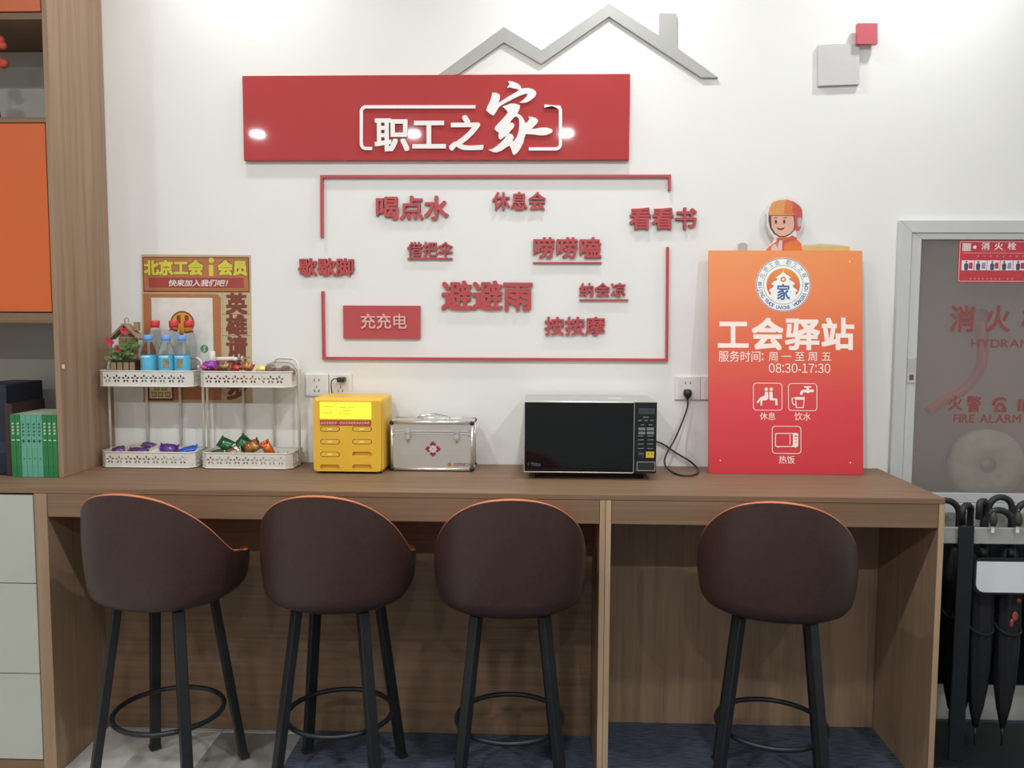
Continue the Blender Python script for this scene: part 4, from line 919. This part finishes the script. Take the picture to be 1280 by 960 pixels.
# ------------------------------------------------------------------ fire hydrant cabinet
hy_ = thing('hydrant_cabinet', 'aluminium framed fire hydrant cabinet with frosted glass door in the wall', 'cabinet', ((HX0+HX1)/2, 0, HZ0))
M_FR = mat('satin_aluminium_frame', '#c8c9c6', .45, metal=.1, var=.02)
M_INT = mat('cabinet_interior', '#cdbab4', .6, var=.05, scale=5)
def ring(name, x0, x1, z0, z1, w, y0, y1, wb=None):
    wb = wb or w
    for P in ([(x0, z0), (x0+w, z0+wb), (x0+w, z1-w), (x0, z1)], [(x0, z1), (x0+w, z1-w), (x1-w, z1-w), (x1, z1)], [(x1, z1), (x1-w, z1-w), (x1-w, z0+wb), (x1, z0)], [(x1, z0), (x1-w, z0+wb), (x0+w, z0+wb), (x0, z0)]):
        MB().shape([P], y1, y1-y0).build(name, M_FR, hy_, bevel=.0015, seg=1)
ring('outer_frame', HX0, HX1, HZ0, HZ1, .046, -.022, -.0005, .042)
ring('door_frame', HX0+.048, HX1-.048, HZ0+.044, HZ1-.034, .036, -.016, -.0005)
gx0, gx1, gz0, gz1 = HX0+.084, HX1-.084, HZ0+.080, HZ1-.070
mg = bpy.data.materials.new('frosted_glass'); mg.use_nodes = True; nt = mg.node_tree; b = nt.nodes['Principled BSDF']
b.inputs['Base Color'].default_value = lin('#dcd6d2'); b.inputs['Transmission Weight'].default_value = .82; b.inputs['Roughness'].default_value = .24; b.inputs['IOR'].default_value = 1.12
MB().box(gx0, gx1, -.010, -.006, gz0, gz1).build('glass_pane', mg, hy_)
CB = .2
bxm = MB().box(HX0+.032, HX1-.032, CB, CB+.01, HZ0+.032, HZ1-.032)
bxm.box(HX0+.032, HX0+.04, 0, CB, HZ0+.032, HZ1-.032).box(HX1-.04, HX1-.032, 0, CB, HZ0+.032, HZ1-.032).box(HX0+.041, HX1-.041, 0, CB, HZ0+.032, HZ0+.04).box(HX0+.041, HX1-.041, 0, CB, HZ1-.04, HZ1-.032)
bxm.build('interior', M_INT, hy_)
lz0, lz1 = 1.306, 1.402
la = MB().box(1.366, 1.396, -.0195, -.0165, lz0, lz1).build('latch', M_ALUTRIM, hy_, bevel=.001)
MB().box(1.370, 1.392, -.0215, -.0197, lz0+.045, lz1-.006).build('latch_plate', M_CHROME, la, bevel=.0005)
MB().box(1.374, 1.389, -.0215, -.0197, lz0+.012, lz0+.032).build('latch_button', mat('latch_grey', '#56524e', .4), la)
YG = -.0101
M_GT = mat('glass_red_lettering', '#8c4a48', .5)
def gtext(s, x0, x1, y0, y1, off=.0, latin=False):
    a, b_ = W(x0, y1, YG), W(x1, y0, YG); mb = MB(); line_text(mb, s, a.x, b_.x, (a.z+b_.z)/2, (b_.z-a.z)/(.95 if not latin else .72), YG, .0004, off, latin=latin); mb.build('glass_lettering', M_GT, hy_)
for ch, xa, xb in (('消', 1187, 1219), ('火', 1232, 1263), ('栓', 1277, 1309)): gtext(ch, xa, xb, 382, 415, .02)
gtext('HYDRANT', 1213, 1300, 424, 434, .01, True)
gtext('火', 1185, 1203, 495, 513, .02); gtext('警', 1208, 1226.5, 495, 515, .02); gtext('119', 1271, 1298, 499, 514, .02, True); gtext('FIRE ALARM', 1191, 1277, 518, 528, .01, True)
ph = lambda P: [(lambda q: (q.x, q.z))(W(1170+a/5.05, 370+b_/5.05, YG)) for a, b_ in P]
MB().shape([ph([(352, 690), (360, 660), (385, 642), (425, 638), (445, 655), (440, 668), (425, 655), (390, 658), (375, 680), (372, 695)])], YG, .0004).shape([ph([(365, 732), (372, 700), (395, 672), (425, 678), (445, 705), (443, 732)]), ph(ci(404, 706, 14))], YG, .0004).build('telephone_symbol', M_GT, hy_)
# red instruction sticker
M_SR = mat('sticker_red', '#c03c48', .4); M_SW = mat('sticker_white', '#ecdcdc', .5)
a, b_ = W(1198, 353, YG), W(1197, 300.5, YG)
rx0, rx1, rz0, rz1 = W(1197.5, 326, YG).x, W(1197.5, 326, YG).x+.40, a.z, min(b_.z, gz1-.001)
stk = MB().box(rx0, rx1, YG-.0007, YG-.0002, rz0, rz1).build('instruction_sticker', M_SR, hy_)
YK2 = YG-.0008
def sx(px): return W(px, 326, YG).x
def sz(py): return W(1240, py, YG).z
def sp(name, polys, m_): return MB().shape(polys, YK2, .0003).build(name, m_, stk)
sp('sticker_border', [[(rx0+.004, rz0+.004), (rx1-.004, rz0+.004), (rx1-.004, rz1-.004), (rx0+.004, rz1-.004)], [(rx0+.0055, rz0+.0055), (rx1-.0055, rz0+.0055), (rx1-.0055, rz1-.0055), (rx0+.0055, rz1-.0055)]], M_SW)
for i, ch in enumerate('消火栓'):
    p = (sx(1231+16.4*i), sz(307.5)); mb = MB(); char(mb, ch, p[0], p[1], .032, .029, YK2, .0003, .015); mb.build('sticker_text', M_SW, stk)
cx_, cz_ = sx(1207.5), sz(309)
sp('hose_symbol', [[(cx_-.015, cz_-.014), (cx_+.015, cz_-.014), (cx_+.015, cz_+.014), (cx_-.015, cz_+.014)]]+[[(cx_-.012+k*.006, cz_-.012), (cx_-.010+k*.006, cz_-.012), (cx_-.010+k*.006, cz_+.012), (cx_-.012+k*.006, cz_+.012)] for k in range(5)], M_SW)
sp('hose_symbol', [circ(sx(1217.5), sz(309), .0065, 10)], M_SW)
sp('rule_line', [[(rx0+.015, sz(316.5)), (rx1-.015, sz(316.5)), (rx1-.015, sz(316.5)+.001), (rx0+.015, sz(316.5)+.001)]], M_SW)
mb = MB()
for i in range(9): tick(mb, sx(1222+8.1*i), sz(320.3), .0045, YK2, .0003)
for i in range(10): tick(mb, sx(1228+3*i), sz(313.4), .0028, YK2, .0003)
mb.build('sticker_small_print', mat('sticker_pink_print', '#d98a8e', .5), stk)
mb = MB()
for i in range(22):
    if i not in (8, 11, 12): tick(mb, sx(1214+5.2*i), sz(348.5), .004, YK2, .0003)
mb.build('sticker_small_print', mat('sticker_gold_print', '#d4a070', .5), stk)
M_FIG = mat('sticker_figure_blue', '#43506a', .5, var=.2); M_FIG2 = mat('sticker_figure_grey', '#8790a6', .5, var=.3)
for i in range(7):
    x = sx(1202+16.2*i); w = .0445; za, zb_ = sz(338), sz(325.5)
    pn = MB().box(x, x+w, YK2-.0004, YK2, za, zb_).build('picture_panel', M_SW, stk)
    fx = x+w*(.38 if i % 2 == 0 else .30); h = zb_-za
    MB().shape([[(fx-.006, za+.001), (fx+.006, za+.001), (fx+.008, za+h*.55), (fx+.004, za+h*.72), (fx-.004, za+h*.72), (fx-.008, za+h*.55)]], YK2-.0004, .0002).shape([circ(fx, za+h*.85, h*.1, 10)], YK2-.0004, .0002).build('picture_figure', M_FIG, pn)
    MB().shape([[(x+w*.58, za+h*.2), (x+w*.9, za+h*.15), (x+w*.9, za+h*.8), (x+w*.6, za+h*.75)]], YK2-.0004, .0002).build('picture_object', M_FIG2 if i % 2 else M_SR, pn)
# inside the cabinet
t = thing('fire_hose', 'red fire hose curving behind the frosted cabinet glass', 'fire hose', (1.7, .1, HZ0+.045))
M_HOSE = mat('red_hose', '#c23a36', .5)
hp = [tuple(W(1226, 400, .05)), tuple(W(1228, 430, .05)), tuple(W(1227, 455, .05)), tuple(W(1216, 475, .05)), tuple(W(1200, 490, .05)), tuple(W(1178, 502, .05)), tuple(W(1160, 515, .05))]
MB().tube(cat(hp), .02, 10).build('hose', M_HOSE, t)
MB().lathe([(.0001, -.01), (.03, -.01), (.034, .0), (.034, .04), (.022, .05), (.022, .149)], (hp[0][0], .05, hp[0][2]+.01), 16, 'y').build('valve', mat('dull_red_valve', '#9a3a38', .5), t)
t = thing('hose_roll', 'pale canvas hose roll low behind the cabinet glass', 'fire hose', (1.68, .08, HZ0+.045))
MB().lathe([(.03, -.03), (.135, -.03), (.135, .03), (.03, .03), (.03, -.03)], (1.70, .05, HZ0+.043+.137), 32, 'y').build('roll', mat('pale_canvas', '#e4e6d0', .8, var=.1), t)
MB().lathe([(.0001, -.034), (.028, -.034), (.028, .03), (.0001, .03)], (1.70, .05, HZ0+.043+.137), 16, 'y').build('coupling', M_ALU, t)

# ------------------------------------------------------------------ umbrella stand
us = thing('umbrella_stand', 'black metal umbrella stand with white name plate beside the counter', 'umbrella stand', (1.62, -.29, 0.004))
M_UB = mat('black_umbrella_cloth', '#16171b', .75, var=.2, scale=50); M_GB = mat('pale_grey_steel', '#a2a29e', .45, var=.05)
zc0 = .0045
MB().box(1.302, 1.96, -.45, -.115, zc0, zc0+.045).build('base_tray', M_BLKMETAL, us, bevel=.004)
for xx in (1.3925, 1.90):
    MB().box(xx, xx+.05, -.405, -.395, zc0+.0455, .858).build('post', M_BLKMETAL, us, bevel=.002)
    MB().box(xx+.01, xx+.04, -.139, -.129, zc0+.0455, .858).build('post', M_BLKMETAL, us, bevel=.002)
for yy in (-.1505, -.385):
    MB().box(1.305, 1.95, yy, yy+.01, .795, .85).build('slotted_bar', M_GB, us, bevel=.002)
sgn = MB().shape([rrect(1.449, 1.897, .628, .752, .03, 6)], -.395, .006).build('name_plate_rim', M_BLKMETAL, us)
MB().shape([[(1.456, .74)]+[(1.456+.028-.028*math.cos(k*PI/12), .664-.028*math.sin(k*PI/12)) for k in range(7)]+[(1.89, .636), (1.89, .74)]], -.4012, .003).build('name_plate', mat('white_plate', '#dcdedf', .4, var=.01), sgn)
for px in (1240, 1271):
    p = W(px, 655, -.395)
    lk = MB().lathe([(.004, .042), (.009, .036), (.013, .02), (.013, .008), (.009, -.004), (.005, -.006)], (p.x, -.402, p.z), 8).build('lock', mat('dark_lock_plastic', '#34362f', .5), us)
    MB().box(p.x-.005, p.x+.005, -.4025, -.3995, p.z-.028, p.z-.007).build('lock_tag', M_WHITEPL, lk)
    MB().tube([(p.x-.004, -.402, p.z+.04), (p.x, -.402, p.z+.052), (p.x+.004, -.402, p.z+.04)], .0014, 6).build('lock_ring', M_CHROME, lk)
def umbrella(pxl, pxr, ptop, Y, lab, side=1, dy=0, red=False, zlow=.12):
    a, b_ = W(pxl, ptop+18, Y), W(pxr, ptop+18, Y); zt = W((pxl+pxr)/2, ptop, Y).z; R = abs(b_.x-a.x)/2; cx = (a.x+b_.x)/2
    t = thing('umbrella', lab, 'umbrella', (cx, Y, .06), 'black umbrellas hanging in the stand')
    sxp = cx+side*R; zc = zt-R-.010
    pts = [(cx-side*R*.96, Y+dy, zc-.045), (cx-side*R, Y+dy*.9, zc-.01)]
    for k in range(13):
        an = PI-PI*k/12; pts.append((cx+side*R*math.cos(an), Y+dy*(1-k/12), zc+R*math.sin(an)))
    pts += [(sxp, Y, zc-.05), (sxp, Y, .76)]
    MB().tube(pts, .0112, 8).build('handle', mat('matte_black_handle', '#232425', .55, var=.1), t)
    n = 24; v = []; prof = [(.735, .013), (.725, .022), (.68, .032), (.56, .0355), (.42, .0355), (.30, .031), (.21, .021), (zlow+.02, .008)]
    for z_, r in prof:
        for k in range(n):
            an = 2*PI*k/n; rr = r*(1+.16*math.cos(8*an+z_*6)); v.append((sxp+rr*math.cos(an), Y+rr*math.sin(an), z_))
    f = [(i*n+k, i*n+(k+1) % n, (i+1)*n+(k+1) % n, (i+1)*n+k) for i in range(len(prof)-1) for k in range(n)]+[tuple(range(n)), tuple(len(v)-n+k for k in range(n))]
    cn = MB().add(v, f, True).build('canopy', M_UB, t)
    MB().tube([(sxp, Y, zlow+.022), (sxp, Y, zlow-.045)], .004, 6).build('ferrule', M_BLKMETAL, t)
    MB().tube([(sxp+.0405*math.cos(2*PI*k/16), Y+.0405*math.sin(2*PI*k/16), .5+.02*math.sin(2*PI*k/16)) for k in range(16)], .004, 5, closed=True).build('strap', M_UB, cn)
    MB().tube([(sxp, Y, .77), (sxp, Y, .728)], .014, 8).build('collar', M_BLKMETAL, t)
    if red:
        for (dx, z_, w, h) in ((.002, .545, .02, .034), (-.008, .522, .014, .03), (.012, .60, .018, .014)):
            MB().ball((sxp+dx, Y-.039, z_), w/2, 7, (1, .35, h/w)).build('red_tag', mat('red_tag', '#94403a', .6, var=.6, scale=120), cn)
umbrella(1164, 1199, 622, -.205, 'black umbrella hooked half behind the counter end', 1)
umbrella(1198, 1213, 627, -.275, 'black umbrella hook seen edge on next to the counter end', 1, -.03)
umbrella(1220, 1232, 622, -.338, 'black umbrella with its hook turned sideways, left of the big hook', 1, -.02)
umbrella(1236, 1265, 618, -.215, 'black umbrella whose hook stands tallest in the stand', 1)
umbrella(1229, 1266, 634, -.338, 'black umbrella with red tag and lower hook in front', 1, 0, True)
umbrella(1270, 1304, 624, -.215, 'black umbrella at the right edge of the picture', 1)
MB().box(1.31, 1.955, -.1565, -.152, .21, .79).build('added_dark_sheet', M_BLKMETAL, us)  # added black sheet, only there to darken the gaps between the umbrellas

# ------------------------------------------------------------------ bar stools
def interp(T, x):
    for (a, p), (b_, q) in zip(T, T[1:]):
        if x <= b_:
            k = (x-a)/(b_-a); k = k*k*(3-2*k) if False else k; return p+(q-p)*k
    return T[-1][1]
RIM = [(0, 1.013), (.2, 1.009), (.4, .999), (.6, .980), (.8, .951), (1.0, .916), (1.2, .872), (1.4, .822), (1.55, .792), (1.7, .772), (1.9, .763), (2.1, .765), (2.3, .762), (2.42, .752), (2.52, .725), (2.65, .70), (PI, .695)]
def smooth_rim(x): return sum(interp(RIM, min(PI, abs(x+d))) for d in (-.12, -.06, 0, .06, .12))/5
A, Bd = .236, .21
def foot(phi):
    s, c = math.sin(phi), math.cos(phi); e = .94 if c > 0 else .58
    return (A*math.copysign(abs(s)**e, s), -Bd*math.copysign(abs(c)**e, c))
def make_stool():
    t = thing('bar_stool', '', 'stool', (0, 0, 0), 'brown leather bar stools at the counter')
    N = 72; out = []; inn = []; rimp = []
    for i in range(N):
        ph = -PI+2*PI*i/N; fx, fy = foot(ph); h = smooth_rim(ph)
        col = []
        lv = [(.30, .626), (.62, .628), (.80, .634), (.91, .647), (.975, .667), (1.0, .69)]
        for k, z_ in lv: col.append((fx*k, fy*k, min(z_, h-.004)))
        for q in (.25, .5, .75, .92, 1):
            z_ = .69+(h-.69)*q; k = 1.0+.035*math.sin(PI*min(1, q*.75))*max(0, min(1, (h-.69)/.1))
            lean = -.02*max(0, math.cos(ph))*q
            col.append((fx*k*(1-.03*q*q*max(0, math.cos(ph))), fy*k+lean, z_))
        out.append(col); top = col[-1]
        th = .026; d = Vector((fx, fy, 0)).normalized()
        rimp.append(Vector(top)-d*.003+Vector((0, 0, .001)))
        ic = [(top[0]-d.x*.003, top[1]-d.y*.003, top[2]+.001), (top[0]-d.x*.012, top[1]-d.y*.012, top[2]+.004), (top[0]-d.x*th, top[1]-d.y*th, top[2]-.006)]
        for q in (.6, .3, 0): z_ = .68+(h-.68)*q; ic.append((fx*.9, fy*.9-.01*max(0, math.cos(ph))*q, min(z_, top[2]-.006)))
        inn.append(ic)
    def skin(cols, capc=None):
        m_ = len(cols[0]); v = [p for c_ in cols for p in c_]; f = []
        for i in range(N):
            j = (i+1) % N
            for k in range(m_-1): f.append((i*m_+k, j*m_+k, j*m_+k+1, i*m_+k+1))
        return v, f, m_
    v, f, m_ = skin(out); f.append(tuple(i*m_ for i in range(N))[::-1])
    MB().add(v, f, True).build('shell', M_LEATHER, t)
    v, f, m_ = skin(inn); MB().add(v, f, True).build('lining', M_RIM, t)
    MB().tube(rimp, .0028, 8, closed=True).build('piping', M_RIM, t)
    cu = [(.0001, .712), (.5, .711), (.78, .706), (.87, .696), (.89, .682), (.87, .672)]
    v = []; 
    for i in range(N):
        fx, fy = foot(-PI+2*PI*i/N)
        for k, z_ in cu: v.append((fx*k, fy*k, z_))
    m_ = len(cu); MB().add(v, [(i*m_+k, ((i+1) % N)*m_+k, ((i+1) % N)*m_+k+1, i*m_+k+1) for i in range(N) for k in range(m_-1)], True).build('seat_cushion', M_RIM, t)
    MB().box(-.115, .115, -.115, .115, .619, .6268).build('seat_plate', M_BLKMETAL, t, bevel=.003)
    for sx_ in (-1, 1):
        for sy_ in (-1, 1):
            a = Vector((sx_*.105, sy_*.105, .622)); b_ = Vector((sx_*.168, sy_*.178, .0065))
            lg = MB().bar(a, b_, .034, .026, (sx_*1.0, sy_*1.0, 0)).build('leg', M_BLKMETAL, t, bevel=.003)
            MB().bar(b_+Vector((0, 0, .012)), b_, .0375, .0295, (sx_*1.0, sy_*1.0, 0)).build('foot_cap', M_BLACKPL, lg)
    zr = .245; rr = .172
    MB().tube([(rr*math.cos(2*PI*i/48), rr*math.sin(2*PI*i/48), zr) for i in range(48)], .0085, 8, closed=True).build('footrest_ring', M_BLKMETAL, t)
    return t
proto = make_stool()
STOOLS = [(-1.222, -.555, -7, 'brown bar stool with orange piping, leftmost, standing mostly on tiles'), (-.655, -.545, -2, 'brown bar stool in front of the yellow station'),
          (-.095, -.56, 3, 'brown bar stool just left of the divider panel'), (.748, -.56, -14, 'brown bar stool alone right of the divider panel')]
for i, (x, y, a, lab) in enumerate(STOOLS):
    o = proto if i == 0 else copy_tree(proto)
    o.location = (x, y, 0 if i == 0 else .0); o.rotation_euler = (0, 0, math.radians(a)); o['label'] = lab

for o in bpy.data.objects:
    if o.name.split('.')[0] in ('spine_print', 'panel_print', 'screen_text', 'strip_text', 'sticker_small_print', 'button_print', 'emblem_text', 'printed_name'):
        o['kind'] = 'stuff'
